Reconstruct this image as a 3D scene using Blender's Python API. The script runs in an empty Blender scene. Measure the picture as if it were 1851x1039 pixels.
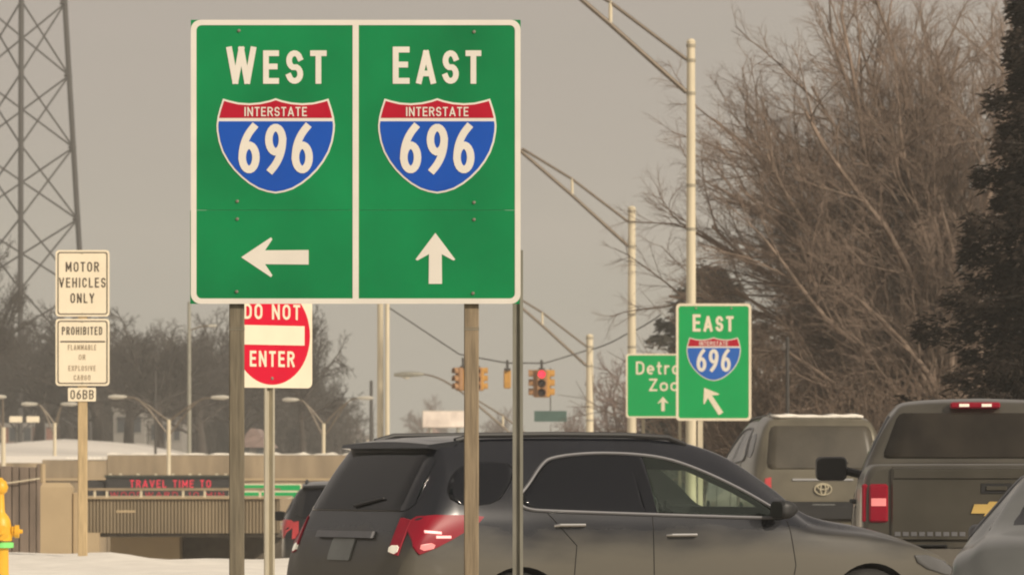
import bpy, bmesh, math, random
import numpy as np
from mathutils import Vector, Matrix, geometry
R = math.radians
S = bpy.context.scene
COL = S.collection
random.seed(7)
# ------------------------------------------------------------------ camera, sky, sun
FPX, CXP, HYP, CAMZ = 9900.0, 925.5, 840.0, 1.45     # focal length / centre / horizon in photo pixels, eye height
cd = bpy.data.cameras.new('camera')
cam = bpy.data.objects.new('camera', cd); COL.objects.link(cam)
cam.location = (0, 0, CAMZ); cam.rotation_euler = (R(90), 0, 0)
cd.sensor_width = 36; cd.lens = FPX / 1851 * 36
cd.shift_y = (HYP - 519.5) / 1851
cd.clip_start = 0.5; cd.clip_end = 6000
cd.dof.use_dof = True; cd.dof.focus_distance = 36.0; cd.dof.aperture_fstop = 10.5
S.camera = cam
SUN_DIR = Vector((0.64, -0.60, 0.47)).normalized()
SUN_EL = math.asin(SUN_DIR.z); SUN_ROT = math.atan2(SUN_DIR.x, SUN_DIR.y)
w = bpy.data.worlds.new('World'); S.world = w; w.use_nodes = True
nt = w.node_tree; nt.nodes.clear()
sky = nt.nodes.new('ShaderNodeTexSky'); sky.sky_type = 'NISHITA'; sky.sun_disc = False
sky.sun_elevation = SUN_EL; sky.sun_rotation = SUN_ROT; sky.dust_density = 6; sky.air_density = 1.5
hs = nt.nodes.new('ShaderNodeHueSaturation'); hs.inputs['Saturation'].default_value = 0.35; hs.inputs['Value'].default_value = 0.9
mx = nt.nodes.new('ShaderNodeMix'); mx.data_type = 'RGBA'; mx.inputs[0].default_value = 0.86
# thin even winter overcast: warm grey veil over the sky
tcw = nt.nodes.new('ShaderNodeTexCoord'); spw = nt.nodes.new('ShaderNodeSeparateXYZ'); crw = nt.nodes.new('ShaderNodeValToRGB')
mpw = nt.nodes.new('ShaderNodeMapping'); mpw.inputs['Scale'].default_value = (3, 3, 30); nzw = nt.nodes.new('ShaderNodeTexNoise'); nzw.inputs['Scale'].default_value = 2.2; nzw.inputs['Detail'].default_value = 3
maw = nt.nodes.new('ShaderNodeMath'); maw.operation = 'MULTIPLY_ADD'; maw.inputs[1].default_value = .07
nt.links.new(tcw.outputs['Generated'], spw.inputs[0]); nt.links.new(tcw.outputs['Generated'], mpw.inputs[0]); nt.links.new(mpw.outputs[0], nzw.inputs['Vector'])
nt.links.new(nzw.outputs['Fac'], maw.inputs[0]); nt.links.new(spw.outputs['Z'], maw.inputs[2]); nt.links.new(maw.outputs[0], crw.inputs[0])
crw.color_ramp.elements[0].position = .02; crw.color_ramp.elements[0].color = (.76, .735, .615, 1)
crw.color_ramp.elements[1].position = .13; crw.color_ramp.elements[1].color = (.90, .79, .695, 1)
scw = nt.nodes.new('ShaderNodeVectorMath'); scw.operation = 'SCALE'; scw.inputs['Scale'].default_value = 5.05
nt.links.new(crw.outputs[0], scw.inputs[0]); nt.links.new(scw.outputs[0], mx.inputs[7])
bg = nt.nodes.new('ShaderNodeBackground'); bg.inputs[1].default_value = 0.10
ow = nt.nodes.new('ShaderNodeOutputWorld')
nt.links.new(sky.outputs[0], hs.inputs['Color']); nt.links.new(hs.outputs[0], mx.inputs[6])
nt.links.new(mx.outputs[2], bg.inputs[0]); nt.links.new(bg.outputs[0], ow.inputs[0])
sd = bpy.data.lights.new('sun', 'SUN'); sd.energy = 3.6; sd.angle = R(0.8); sd.color = (1.0, 0.87, 0.70)
sun = bpy.data.objects.new('sun', sd); COL.objects.link(sun)
sun.rotation_euler = SUN_DIR.to_track_quat('Z', 'Y').to_euler(); sun.location = (30, -40, 30)
S.view_settings.view_transform = 'Standard'; S.view_settings.look = 'None'
S.view_settings.exposure = 0; S.view_settings.gamma = 1
S.cycles.use_denoising = True; S.cycles.filter_width = 2.0
S.cycles.max_bounces = 6; S.cycles.volume_bounces = 1; S.cycles.transparent_max_bounces = 12
HAZE = 0.0006

def at(px, py, Y):
    """photo pixel at depth Y -> world point"""
    return Vector(((px - CXP) / FPX * Y, Y, CAMZ + (HYP - py) / FPX * Y))
def X_(px, Y): return (px - CXP) / FPX * Y
def Z_(py, Y): return CAMZ + (HYP - py) / FPX * Y
def sm(a, b, x):
    t = min(1, max(0, (x - a) / (b - a))); return t * t * (3 - 2 * t)
def lerp(a, b, t): return a + (b - a) * t

# ------------------------------------------------------------------ materials
def mat(name, col, rough=.6, metal=0., var=.12, scale=6., bump=0., coat=0., emit=None, es=0., spec=.5, alpha=1., trans=0., stretch=None):
    m = bpy.data.materials.new(name); m.use_nodes = True
    t = m.node_tree; b = t.nodes['Principled BSDF']
    b.inputs['Roughness'].default_value = rough; b.inputs['Metallic'].default_value = metal
    b.inputs['Specular IOR Level'].default_value = spec
    if coat: b.inputs['Coat Weight'].default_value = coat; b.inputs['Coat Roughness'].default_value = .06
    if alpha < 1: b.inputs['Alpha'].default_value = alpha
    if trans: b.inputs['Transmission Weight'].default_value = trans
    tc = t.nodes.new('ShaderNodeTexCoord'); src = tc.outputs['Object']
    if stretch:
        mp = t.nodes.new('ShaderNodeMapping'); mp.inputs['Scale'].default_value = stretch
        t.links.new(src, mp.inputs['Vector']); src = mp.outputs[0]
    n = t.nodes.new('ShaderNodeTexNoise'); n.inputs['Scale'].default_value = scale; n.inputs['Detail'].default_value = 6
    t.links.new(src, n.inputs['Vector'])
    cr = t.nodes.new('ShaderNodeValToRGB')
    cr.color_ramp.elements[0].position = .3; cr.color_ramp.elements[1].position = .7
    cr.color_ramp.elements[0].color = [max(0, c * (1 - var)) for c in col] + [1]
    cr.color_ramp.elements[1].color = [min(1, c * (1 + var)) for c in col] + [1]
    t.links.new(n.outputs['Fac'], cr.inputs[0]); t.links.new(cr.outputs[0], b.inputs['Base Color'])
    if bump:
        bp = t.nodes.new('ShaderNodeBump'); bp.inputs['Strength'].default_value = bump; bp.inputs['Distance'].default_value = .02
        t.links.new(n.outputs['Fac'], bp.inputs['Height']); t.links.new(bp.outputs[0], b.inputs['Normal'])
    if emit:
        b.inputs['Emission Color'].default_value = list(emit) + [1]; b.inputs['Emission Strength'].default_value = es
    return m
def paint(name, col, dirt_reflect, zsplit, metal=.35, rough=.32, amount=.6):
    """car paint with road-salt film on the lower body, on the navy car also painted ground reflection, broken up by noise"""
    m = mat(name, col, rough, metal, .2, 2.2, coat=.5)
    t = m.node_tree; b = t.nodes['Principled BSDF']
    link = b.inputs['Base Color'].links[0]; base = link.from_socket
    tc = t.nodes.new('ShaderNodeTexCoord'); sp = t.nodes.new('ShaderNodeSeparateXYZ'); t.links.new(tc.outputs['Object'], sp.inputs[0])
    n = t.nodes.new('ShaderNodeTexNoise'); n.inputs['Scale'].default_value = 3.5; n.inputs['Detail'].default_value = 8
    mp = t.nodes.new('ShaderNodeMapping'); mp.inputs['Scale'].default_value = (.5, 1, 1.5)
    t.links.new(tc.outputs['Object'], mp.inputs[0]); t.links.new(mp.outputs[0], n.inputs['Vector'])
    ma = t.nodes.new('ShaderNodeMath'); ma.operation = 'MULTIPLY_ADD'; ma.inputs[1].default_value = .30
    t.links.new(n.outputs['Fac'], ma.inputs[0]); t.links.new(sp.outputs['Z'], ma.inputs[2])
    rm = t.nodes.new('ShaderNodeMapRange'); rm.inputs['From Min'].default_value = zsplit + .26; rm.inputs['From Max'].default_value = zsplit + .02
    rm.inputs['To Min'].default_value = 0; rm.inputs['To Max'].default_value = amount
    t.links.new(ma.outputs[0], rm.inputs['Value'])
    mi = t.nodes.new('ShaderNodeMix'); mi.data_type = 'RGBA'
    t.links.new(rm.outputs[0], mi.inputs[0]); t.links.new(base, mi.inputs[6]); mi.inputs[7].default_value = list(dirt_reflect) + [1]
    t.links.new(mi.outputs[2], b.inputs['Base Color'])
    for nm, lo, hi in (('Roughness', rough, .62), ('Coat Weight', .5, .2), ('Metallic', metal, .05)):
        r2 = t.nodes.new('ShaderNodeMapRange'); r2.inputs['From Max'].default_value = max(amount, .01)
        r2.inputs['To Min'].default_value = lo; r2.inputs['To Max'].default_value = hi
        t.links.new(rm.outputs[0], r2.inputs['Value']); t.links.new(r2.outputs[0], b.inputs[nm])
    return m

M = dict(
    green=mat('sign_green', (.003, .225, .070), .5, var=.22, scale=1.1, spec=.12),
    green2=mat('sign_green_new', (.005, .37, .10), .5, var=.05, scale=2, spec=.12),
    white=mat('sign_white', (.78, .74, .66), .5, var=.05, scale=3, spec=.12),
    cream=mat('sign_cream', (.82, .73, .56), .55, var=.04, scale=4, spec=.12),
    blue=mat('sign_blue', (.010, .085, .46), .5, var=.08, scale=3, spec=.12),
    blue2=mat('sign_blue_new', (.025, .13, .50), .5, var=.05, scale=3, spec=.12),
    red=mat('sign_red', (.45, .008, .030), .5, var=.08, scale=3, spec=.12),
    signred=mat('sign_scarlet', (.62, .006, .035), .5, var=.05, scale=3, spec=.12),
    ink=mat('sign_ink', (.06, .045, .03), .6, var=.2, scale=9),
    inkfade=mat('sign_ink_faded', (.34, .27, .18), .6, var=.25, scale=30),
    backmetal=mat('sign_back_metal', (.35, .35, .34), .5, .5),
    bolt=mat('bolt_metal', (.30, .28, .22), .5, .6),
    wood=mat('post_wood', (.27, .21, .135), .8, var=.28, scale=5, bump=.3, stretch=(8, 8, .7)),
    woodgrey=mat('post_wood_grey', (.17, .145, .10), .8, var=.28, scale=5, bump=.3, stretch=(8, 8, .7)),  # darker, greyer than the wood of the big sign's right post
    woodpale=mat('post_wood_pale', (.48, .36, .20), .8, var=.2, scale=5, bump=.2, stretch=(8, 8, .7)),
    steel=mat('galvanised_steel', (.30, .29, .24), .5, .45, var=.18, scale=7, stretch=(3, 3, .5)),
    steellight=mat('bright_galvanised_steel', (.50, .46, .36), .45, .4, var=.12, scale=7, stretch=(3, 3, .5)),
    pole=mat('cream_pole_paint', (.66, .58, .42), .55, var=.12, scale=3, stretch=(4, 4, .4)),
    poleband=mat('pole_band', (.34, .30, .22), .6),
    arm=mat('lamp_arm_metal', (.15, .12, .088), .5, .3),
    towersteel=mat('tower_steel', (.045, .042, .040), .7, .1),
    concrete=mat('concrete', (.29, .225, .145), .85, var=.30, scale=1.6, bump=.15, stretch=(1, 1, .18)),
    concpale=mat('concrete_pale', (.43, .33, .20), .85, var=.07, scale=2),
    rib=mat('ribbed_concrete', (.27, .215, .14), .85, var=.22, scale=1.5, stretch=(1, 1, .4)),
    ribdark=mat('timber_wall', (.20, .155, .12), .85, var=.3, scale=2.5, stretch=(2, 2, .4)),
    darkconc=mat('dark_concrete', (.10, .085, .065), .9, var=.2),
    asphalt=mat('asphalt', (.10, .093, .080), .85, var=.35, scale=2.5, bump=.2),
    salt=mat('road_salted', (.20, .18, .15), .9, var=.3, scale=1.2, bump=.1),
    line=mat('road_paint', (.6, .57, .48), .8),
    snow=mat('snow', (.84, .80, .72), .8, var=.09, scale=2.6, bump=.7),
    ground=mat('winter_ground', (.68, .64, .58), .9, var=.14, scale=.06, bump=.3),
    brick=mat('brick_far', (.22, .11, .085), .9, var=.2),
    greywall=mat('grey_wall', (.20, .19, .175), .9, var=.1, scale=1),
    roof=mat('roof_pinkish', (.25, .18, .16), .9),
    palewall=mat('pale_wall', (.55, .48, .40), .9),
    windowdark=mat('far_window', (.04, .045, .05), .15, spec=.6),
    glass=mat('tinted_glass', (.006, .007, .010), .06, spec=.28, var=.05),
    brownglass=mat('truck_rear_glass', (.030, .025, .019), .22, spec=.35, var=.4, scale=3),
    reflectglass=mat('reflection_tinted_glass', (.060, .052, .038), .35, spec=.4, var=.35, scale=2.5),  # olive reflection of sunlit snow and road put into the base colour
    plastic=mat('black_plastic', (.018, .018, .019), .5, var=.1),
    well=mat('wheel_well', (.008, .008, .008), .9),
    rubber=mat('tyre_rubber', (.022, .021, .02), .8, var=.25),
    alloy=mat('alloy_rim', (.45, .44, .42), .35, .8),
    chrome=mat('chrome', (.72, .71, .68), .18, 1., var=.03),
    chromedull=mat('dull_chrome', (.20, .20, .21), .5, .6, var=.05),
    lens=mat('tail_lens', (.22, .003, .014), .4, spec=.3, emit=(1, .02, .08), es=.07),
    lenspink=mat('tail_lens_dim', (.50, .05, .055), .3),
    bulb=mat('brake_lamp_bulb', (.9, .4, .4), .3, emit=(1, .42, .38), es=1.1),
    bulbpink=mat('brake_lamp_bulb_soft', (.9, .3, .3), .3, emit=(1, .25, .25), es=.22),
    lensclear=mat('clear_lens', (.80, .74, .62), .15, spec=.7, emit=(1, .9, .68), es=.35),
    headlens=mat('headlight_lens', (.10, .10, .10), .12, spec=.6),
    plate=mat('licence_plate', (.22, .23, .22), .5),
    gold=mat('gold_emblem', (.72, .50, .16), .35, .3),
    pale_emblem=mat('pale_emblem', (.52, .47, .34), .4, .5),
    seat=mat('seat_cloth', (.10, .095, .085), .9),
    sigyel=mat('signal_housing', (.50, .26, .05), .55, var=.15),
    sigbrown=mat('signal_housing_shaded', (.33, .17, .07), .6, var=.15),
    sigred=mat('signal_red_lit', (.6, .02, .03), .3, emit=(1, .04, .08), es=1.5),
    sigdark=mat('signal_lens_dark', (.045, .03, .025), .3),
    teal=mat('street_sign_teal', (.06, .115, .10), .6),
    hyd=mat('hydrant_yellow', (.80, .44, .03), .45, var=.1, scale=8),
    hydgreen=mat('hydrant_band', (.22, .75, .20), .5),
    dms=mat('message_board', (.028, .026, .026), .6),
    dmsedge=mat('message_board_frame', (.035, .04, .03), .7),
    led=mat('led_red', (.5, .02, .05), .4, emit=(1, .03, .07), es=.45),
    leddim=mat('led_red_dim', (.35, .02, .04), .4, emit=(1, .03, .06), es=.25),
    bark=mat('bark_warm', (.245, .182, .140), .9, var=.3, scale=3),
    barkgrey=mat('bark_grey', (.052, .043, .036), .9, var=.25, scale=2),
    barkbrush=mat('brush_twigs', (.135, .094, .066), .9, var=.3, scale=.8),
    barkred=mat('bark_reddish', (.15, .105, .09), .9, var=.25, scale=.6),
    needle=mat('spruce_needles', (.028, .021, .0165), .95, var=.35, scale=3, spec=.1),
    needle2=mat('pine_needles', (.034, .031, .022), .9, var=.35, scale=3),
    wire=mat('wire', (.05, .045, .04), .7),
    lampglass=mat('lamp_lens', (.50, .47, .40), .4),
    poster=mat('billboard_poster', (.80, .68, .60), .6, var=.30, scale=1.2),
)
def glass_clear():
    m = bpy.data.materials.new('clear_window_glass'); m.use_nodes = True
    t = m.node_tree; t.nodes.clear()
    o = t.nodes.new('ShaderNodeOutputMaterial'); mi = t.nodes.new('ShaderNodeMixShader')
    tr = t.nodes.new('ShaderNodeBsdfTransparent'); tr.inputs[0].default_value = (.93, .98, .94, 1)
    gl = t.nodes.new('ShaderNodeBsdfGlossy'); gl.inputs['Roughness'].default_value = .03; gl.inputs[0].default_value = (.9, 1, .92, 1)
    lw = t.nodes.new('ShaderNodeLayerWeight'); pw = t.nodes.new('ShaderNodeMath'); pw.operation = 'POWER'; pw.inputs[1].default_value = 4.0
    ml = t.nodes.new('ShaderNodeMath'); ml.operation = 'MULTIPLY_ADD'; ml.inputs[1].default_value = .55; ml.inputs[2].default_value = .035
    t.links.new(lw.outputs['Facing'], pw.inputs[0]); t.links.new(pw.outputs[0], ml.inputs[0]); t.links.new(ml.outputs[0], mi.inputs[0]); t.links.new(tr.outputs[0], mi.inputs[1]); t.links.new(gl.outputs[0], mi.inputs[2])
    t.links.new(mi.outputs[0], o.inputs[0]); return m
M['clear'] = glass_clear()

# ------------------------------------------------------------------ mesh builder
class MB:
    def __init__(s): s.v = []; s.f = []; s.m = []
    def add(s, vs, fs, m=0):
        o = len(s.v); s.v.extend([tuple(v) for v in vs]); s.f.extend([tuple(i + o for i in f) for f in fs]); s.m.extend([m] * len(fs)); return s
    def box(s, x0, x1, y0, y1, z0, z1, m=0, b=0.0):
        if b <= 0:
            vs = [(x, y, z) for z in (z0, z1) for y in (y0, y1) for x in (x0, x1)]
            return s.add(vs, [(0, 2, 3, 1), (4, 5, 7, 6), (0, 1, 5, 4), (2, 6, 7, 3), (0, 4, 6, 2), (1, 3, 7, 5)], m)
        rings = []                                # vertical edges chamfered plus top/bottom chamfer
        for z, k in ((z0, b), (z0 + b, 0), (z1 - b, 0), (z1, b)):
            a0, a1, c0, c1 = x0 + k, x1 - k, y0 + k, y1 - k
            rings.append([(a0 + b, c0, z), (a1 - b, c0, z), (a1, c0 + b, z), (a1, c1 - b, z), (a1 - b, c1, z), (a0 + b, c1, z), (a0, c1 - b, z), (a0, c0 + b, z)])
        return s.loft(rings, m)
    def loft(s, rings, m=0, cap=True, close=True):
        n = len(rings[0]); vs = [p for r in rings for p in r]; fs = []
        for i in range(len(rings) - 1):
            for j in range(n if close else n - 1):
                k = (j + 1) % n; fs.append((i * n + j, i * n + k, (i + 1) * n + k, (i + 1) * n + j))
        if cap: fs.append(tuple(range(n))[::-1]); fs.append(tuple((len(rings) - 1) * n + j for j in range(n)))
        return s.add(vs, fs, m)
    def tube(s, pts, rs, n=8, m=0, cap=True):
        pts = [Vector(p) for p in pts]
        if not hasattr(rs, '__len__'): rs = [rs] * len(pts)
        rings = []; ref = None
        for i, p in enumerate(pts):
            t = (pts[min(i + 1, len(pts) - 1)] - pts[max(i - 1, 0)]).normalized()
            if ref is None: ref = Vector((0, 0, 1)) if abs(t.z) < .9 else Vector((1, 0, 0))
            a = t.cross(ref).normalized(); b = t.cross(a); ref = -b if False else ref
            rings.append([p + a * (math.cos(2 * math.pi * k / n) * rs[i]) + b * (math.sin(2 * math.pi * k / n) * rs[i]) for k in range(n)])
        return s.loft(rings, m, cap)
    def lathe(s, prof, c=(0, 0, 0), n=20, axis='z', m=0):
        rings = []
        for r, h in prof:
            ring = []
            for k in range(n):
                a = 2 * math.pi * k / n; u, v = r * math.cos(a), r * math.sin(a)
                p = (u, v, h) if axis == 'z' else ((u, h, v) if axis == 'y' else (h, u, v))
                ring.append((p[0] + c[0], p[1] + c[1], p[2] + c[2]))
            rings.append(ring)
        return s.loft(rings, m)
    def prism(s, poly, y0, y1, m=0):
        """flat plate: poly in (x,z), front at y0 (towards viewer), back at y1"""
        n = len(poly); tri = geometry.tessellate_polygon([[Vector((p[0], p[1], 0)) for p in poly]])
        vs = [(p[0], y0, p[1]) for p in poly] + [(p[0], y1, p[1]) for p in poly]
        ar = sum(poly[i][0] * poly[(i + 1) % n][1] - poly[(i + 1) % n][0] * poly[i][1] for i in range(n))
        fs = []
        for t in tri:
            a, b, c = t
            cr = (poly[b][0] - poly[a][0]) * (poly[c][1] - poly[a][1]) - (poly[c][0] - poly[a][0]) * (poly[b][1] - poly[a][1])
            if cr < 0: a, b = b, a
            fs.append((a, b, c)); fs.append((c + n, b + n, a + n))
        for i in range(n):
            j = (i + 1) % n
            fs.append((j, i, i + n, j + n) if ar > 0 else (i, j, j + n, i + n))
        return s.add(vs, fs, m)
    def extz(s, poly, z0, z1, m=0): return s.loft([[(p[0], p[1], z0) for p in poly], [(p[0], p[1], z1) for p in poly]], m)
    def build(s, name, mats, parent=None, smooth=False, loc=None):
        me = bpy.data.meshes.new(name); me.from_pydata(s.v, [], s.f)
        if not isinstance(mats, (list, tuple)): mats = [mats]
        for x in mats: me.materials.append(x)
        if len(mats) > 1: me.polygons.foreach_set('material_index', s.m)
        me.validate()
        if smooth:
            me.polygons.foreach_set('use_smooth', [True] * len(me.polygons))
            if smooth != 'all':
                try: me.set_sharp_from_angle(angle=R(smooth if smooth is not True else 38))
                except Exception: pass
        me.update()
        o = bpy.data.objects.new(name, me); COL.objects.link(o)
        if parent: o.parent = parent
        if loc: o.location = loc
        return o
def tag(o, label=None, cat=None, group=None, kind=None):
    if label: o['label'] = label
    if cat: o['category'] = cat
    if group: o['group'] = group
    if kind: o['kind'] = kind
    return o
def thing(name, label, cat, loc=(0, 0, 0), rz=0, group=None):
    o = bpy.data.objects.new(name, None); COL.objects.link(o); o.empty_display_size = .2
    o.location = loc; o.rotation_euler = (0, 0, rz); return tag(o, label, cat, group)
def dup(root, loc=None, rz=None, label=None, scale=None):
    def cp(o, parent):
        c = o.copy(); COL.objects.link(c)
        if parent: c.parent = parent
        for ch in list(kids.get(o, ())): cp(ch, c)
        return c
    kids = {}
    for o in COL.objects:
        if o.parent: kids.setdefault(o.parent, []).append(o)
    r = cp(root, None)
    if loc is not None: r.location = loc
    if rz is not None: r.rotation_euler = (0, 0, rz)
    if label: r['label'] = label
    if scale: r.scale = scale
    return r

# ------------------------------------------------------------------ 2D helpers and lettering
def rrect(x0, x1, z0, z1, r, n=6):
    out = []
    for cx, cz, a in ((x1 - r, z0 + r, -90), (x1 - r, z1 - r, 0), (x0 + r, z1 - r, 90), (x0 + r, z0 + r, 180)):
        for k in range(n + 1):
            t = R(a + 90 * k / n); out.append((cx + r * math.cos(t), cz + r * math.sin(t)))
    return out
def ring_plate(mb, outer, inner, y0, y1, m=0):
    n = len(outer); vs = [(p[0], y0, p[1]) for p in outer] + [(p[0], y0, p[1]) for p in inner] + [(p[0], y1, p[1]) for p in outer] + [(p[0], y1, p[1]) for p in inner]
    fs = []
    for i in range(n):
        j = (i + 1) % n
        fs += [(i, j, n + j, n + i), (2 * n + j, 2 * n + i, 3 * n + i, 3 * n + j), (j, i, 2 * n + i, 2 * n + j), (n + i, n + j, 3 * n + j, 3 * n + i)]
    mb.add(vs, fs, m)
def A(cx, cy, rx, ry, a0, a1, n=12):
    return [(cx + rx * math.cos(R(lerp(a0, a1, k / n))), cy + ry * math.sin(R(lerp(a0, a1, k / n)))) for k in range(n + 1)]
def bez(p0, p1, p2, n=8):
    return [((1 - t) ** 2 * p0[0] + 2 * t * (1 - t) * p1[0] + t * t * p2[0], (1 - t) ** 2 * p0[1] + 2 * t * (1 - t) * p1[1] + t * t * p2[1]) for t in [k / n for k in range(n + 1)]]
def stad(x0, x1, y0, y1, r):   # rounded loop
    out = []
    for cx, cy, a in ((x1 - .5, y0 + r, -90), (x1 - .5, y1 - r, 0), (x0 + .5, y1 - r, 90), (x0 + .5, y0 + r, 180)):
        out += A(cx, cy, (x1 - x0) / 2, r, a, a + 90, 6)
    return out + [out[0]]
BOWLU = [(0, 1), (.5, 1)] + A(.5, .76, .5, .24, 90, -90, 8) + [(0, .52)]
G = {
 'E': (.50, [[(0, 0), (0, 1)], [(0, 1), (1, 1)], [(0, .52), (.86, .52)], [(0, 0), (1, 0)]]),
 'F': (.50, [[(0, 0), (0, 1)], [(0, 1), (1, 1)], [(0, .52), (.86, .52)]]),
 'L': (.48, [[(0, 1), (0, 0)], [(0, 0), (1, 0)]]),
 'T': (.52, [[(0, 1), (1, 1)], [(.5, 0), (.5, 1)]]),
 'I': (.14, [[(.5, 0), (.5, 1)]]),
 'H': (.56, [[(0, 0), (0, 1)], [(1, 0), (1, 1)], [(0, .5), (1, .5)]]),
 'N': (.58, [[(0, 0), (0, 1)], [(1, 0), (1, 1)], [(0, 1), (1, 0)]]),
 'M': (.68, [[(0, 0), (0, 1)], [(1, 0), (1, 1)], [(0, 1), (.5, .25)], [(.5, .25), (1, 1)]]),
 'W': (.84, [[(0, 1), (.24, 0)], [(.26, 0), (.5, 1)], [(.5, 1), (.74, 0)], [(.76, 0), (1, 1)]]),
 'V': (.60, [[(0, 1), (.5, 0)], [(.5, 0), (1, 1)]]),
 'A': (.64, [[(0, 0), (.48, 1)], [(.52, 1), (1, 0)], [(.22, .27), (.78, .27)]]),
 'Y': (.60, [[(0, 1), (.5, .45)], [(.5, .45), (1, 1)], [(.5, .45), (.5, 0)]]),
 'X': (.58, [[(0, 0), (1, 1)], [(0, 1), (1, 0)]]),
 'Z': (.52, [[(0, 1), (1, 1)], [(1, 1), (0, 0)], [(0, 0), (1, 0)]]),
 'O': (.58, [stad(0, 1, 0, 1, .3)]), '0': (.54, [stad(0, 1, 0, 1, .3)]),
 'C': (.54, [A(.5, .7, .5, .3, 15, 180, 8) + A(.5, .3, .5, .3, 180, 345, 8)]),
 'G': (.56, [A(.5, .7, .5, .3, 15, 180, 8) + A(.5, .3, .5, .3, 180, 360, 8) + [(1, .48), (.55, .48)]]),
 'S': (.54, [A(.5, .74, .48, .26, 20, 250, 12) + A(.5, .255, .5, .255, 70, -160, 12)]),
 'D': (.56, [[(0, 0), (0, 1)], [(0, 1), (.45, 1)] + A(.45, .68, .55, .32, 90, 0, 6) + A(.45, .32, .55, .32, 0, -90, 6) + [(0, 0)]]),
 'P': (.54, [[(0, 0), (0, 1)], BOWLU]),
 'R': (.56, [[(0, 0), (0, 1)], BOWLU, [(.5, .52), (1, 0)]]),
 'B': (.56, [[(0, 0), (0, 1)], BOWLU, [(0, .52), (.5, .52)] + A(.5, .26, .5, .26, 90, -90, 8) + [(0, 0)]]),
 '1': (.24, [[(.1, .8), (.6, 1), (.6, 0)]]),
 '7': (.5, [[(0, 1), (1, 1), (.35, 0)]]), '5': (.52, [[(.9, 1), (.1, 1), (.05, .58)] + A(.5, .32, .5, .32, 120, -150, 12)]),
 '6': (.54, [bez((.80, 1), (.04, .72), (0, .32), 9), A(.5, .29, .5, .29, 180, 540, 22)]),
 '9': (.54, [bez((.20, 0), (.96, .28), (1, .68), 9), A(.5, .71, .5, .29, 0, 360, 22)]),
 'e': (.50, [[(.1, .33), (.9, .33)], A(.5, .33, .5, .33, 0, 295, 14)]),
 't': (.34, [[(.4, .95), (.4, .2)] + A(.75, .18, .35, .18, 180, 290, 6), [(0, .66), (1, .66)]]),
 'r': (.36, [[(0, 0), (0, .66)], A(.7, .38, .7, .28, 175, 70, 7)]),
 'o': (.52, [stad(0, 1, 0, .66, .25)]),
 'i': (.13, [[(.5, 0), (.5, .66)], [(.5, .9), (.5, .96)]]),
}
def stroke_mesh(mb, pts, hw, y0, th, m=0, cap=True):
    P = [Vector((p[0], p[1])) for p in pts]; Q = [P[0]]
    for p in P[1:]:
        if (p - Q[-1]).length > 1e-5: Q.append(p)
    P = Q; closed = (P[0] - P[-1]).length < 1e-4
    if closed: P = P[:-1]
    n = len(P)
    if cap and not closed:
        d = (P[0] - P[1]).normalized(); P[0] = P[0] + d * hw
        d = (P[-1] - P[-2]).normalized(); P[-1] = P[-1] + d * hw
    L, Rr = [], []
    for i in range(n):
        a = P[i - 1] if (i > 0 or closed) else None; b = P[(i + 1) % n] if (i < n - 1 or closed) else None
        d1 = (P[i] - a).normalized() if a is not None else (b - P[i]).normalized()
        d2 = (b - P[i]).normalized() if b is not None else d1
        n1, n2 = Vector((-d1.y, d1.x)), Vector((-d2.y, d2.x)); mm = n1 + n2
        if mm.length < 1e-3: mm = n1
        mm.normalize(); k = hw / max(.45, mm.dot(n1))
        L.append(P[i] + mm * k); Rr.append(P[i] - mm * k)
    vs = []
    for l, r in zip(L, Rr): vs += [(r.x, y0, r.y), (l.x, y0, l.y), (r.x, y0 + th, r.y), (l.x, y0 + th, l.y)]
    fs = []
    for i in range(n if closed else n - 1):
        a, b = 4 * i, 4 * ((i + 1) % n)
        fs += [(a, b, b + 1, a + 1), (a, a + 2, b + 2, b), (a + 1, b + 1, b + 3, a + 3)]
    mb.add(vs, fs, m)
def text(mb, s, cx, zb, h, front, sw=.075, gap=.18, wscale=1., small=None, fit=None, m=0, lean=0):
    """stroke lettering; sw = half stroke / height; small = height factor of the letters after the first; front = y of panel face"""
    def width(k):
        x = 0
        for i, ch in enumerate(s):
            hh = h * (small if small and i else 1)
            x += (.32 * h if ch == ' ' else (max(G[ch][0] * k, 2 * sw) * hh)) + gap * h * k
        return x - gap * h * k
    k = wscale
    if fit:
        for _ in range(30): k *= (fit / width(k)) ** .8
    x = cx - width(k) / 2; o = 0
    for i, ch in enumerate(s):
        hh = h * (small if small and i else 1)
        if ch == ' ': x += .32 * h + gap * h * k; continue
        gw, st = G[ch]; gw = max(gw * k, 2 * sw) * hh; hw = sw * hh if not (small and i) else sw * hh * 1.08
        for q, p in enumerate(st):
            o += 1
            pts = [(x + hw + a * (gw - 2 * hw), zb + hw + b * (hh - 2 * hw)) for a, b in p]
            stroke_mesh(mb, pts, hw, front - .003 - .0003 * (q + 1), .003)
        x += gw + gap * h * k
    return mb
def arrow(L, W, ht, sh):
    """arrow outline pointing +z, centred, length L, head width W, head length ht, shaft width sh, swept-back barbs"""
    return [(0, L / 2), (W / 2, L / 2 - ht), (W / 2 * .9, L / 2 - ht - .02 * L), (sh / 2, L / 2 - ht * .80), (sh / 2 * 1.05, -L / 2), (-sh / 2 * 1.05, -L / 2), (-sh / 2, L / 2 - ht * .80), (-W / 2 * .9, L / 2 - ht - .02 * L), (-W / 2, L / 2 - ht)]
def rot2(poly, a, cx, cz):
    c, s_ = math.cos(a), math.sin(a); return [(cx + x * c - z * s_, cz + x * s_ + z * c) for x, z in poly]
SH = [(80, 388), (120, 400), (180, 414), (250, 419), (320, 413), (380, 400), (422, 386)]
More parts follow.
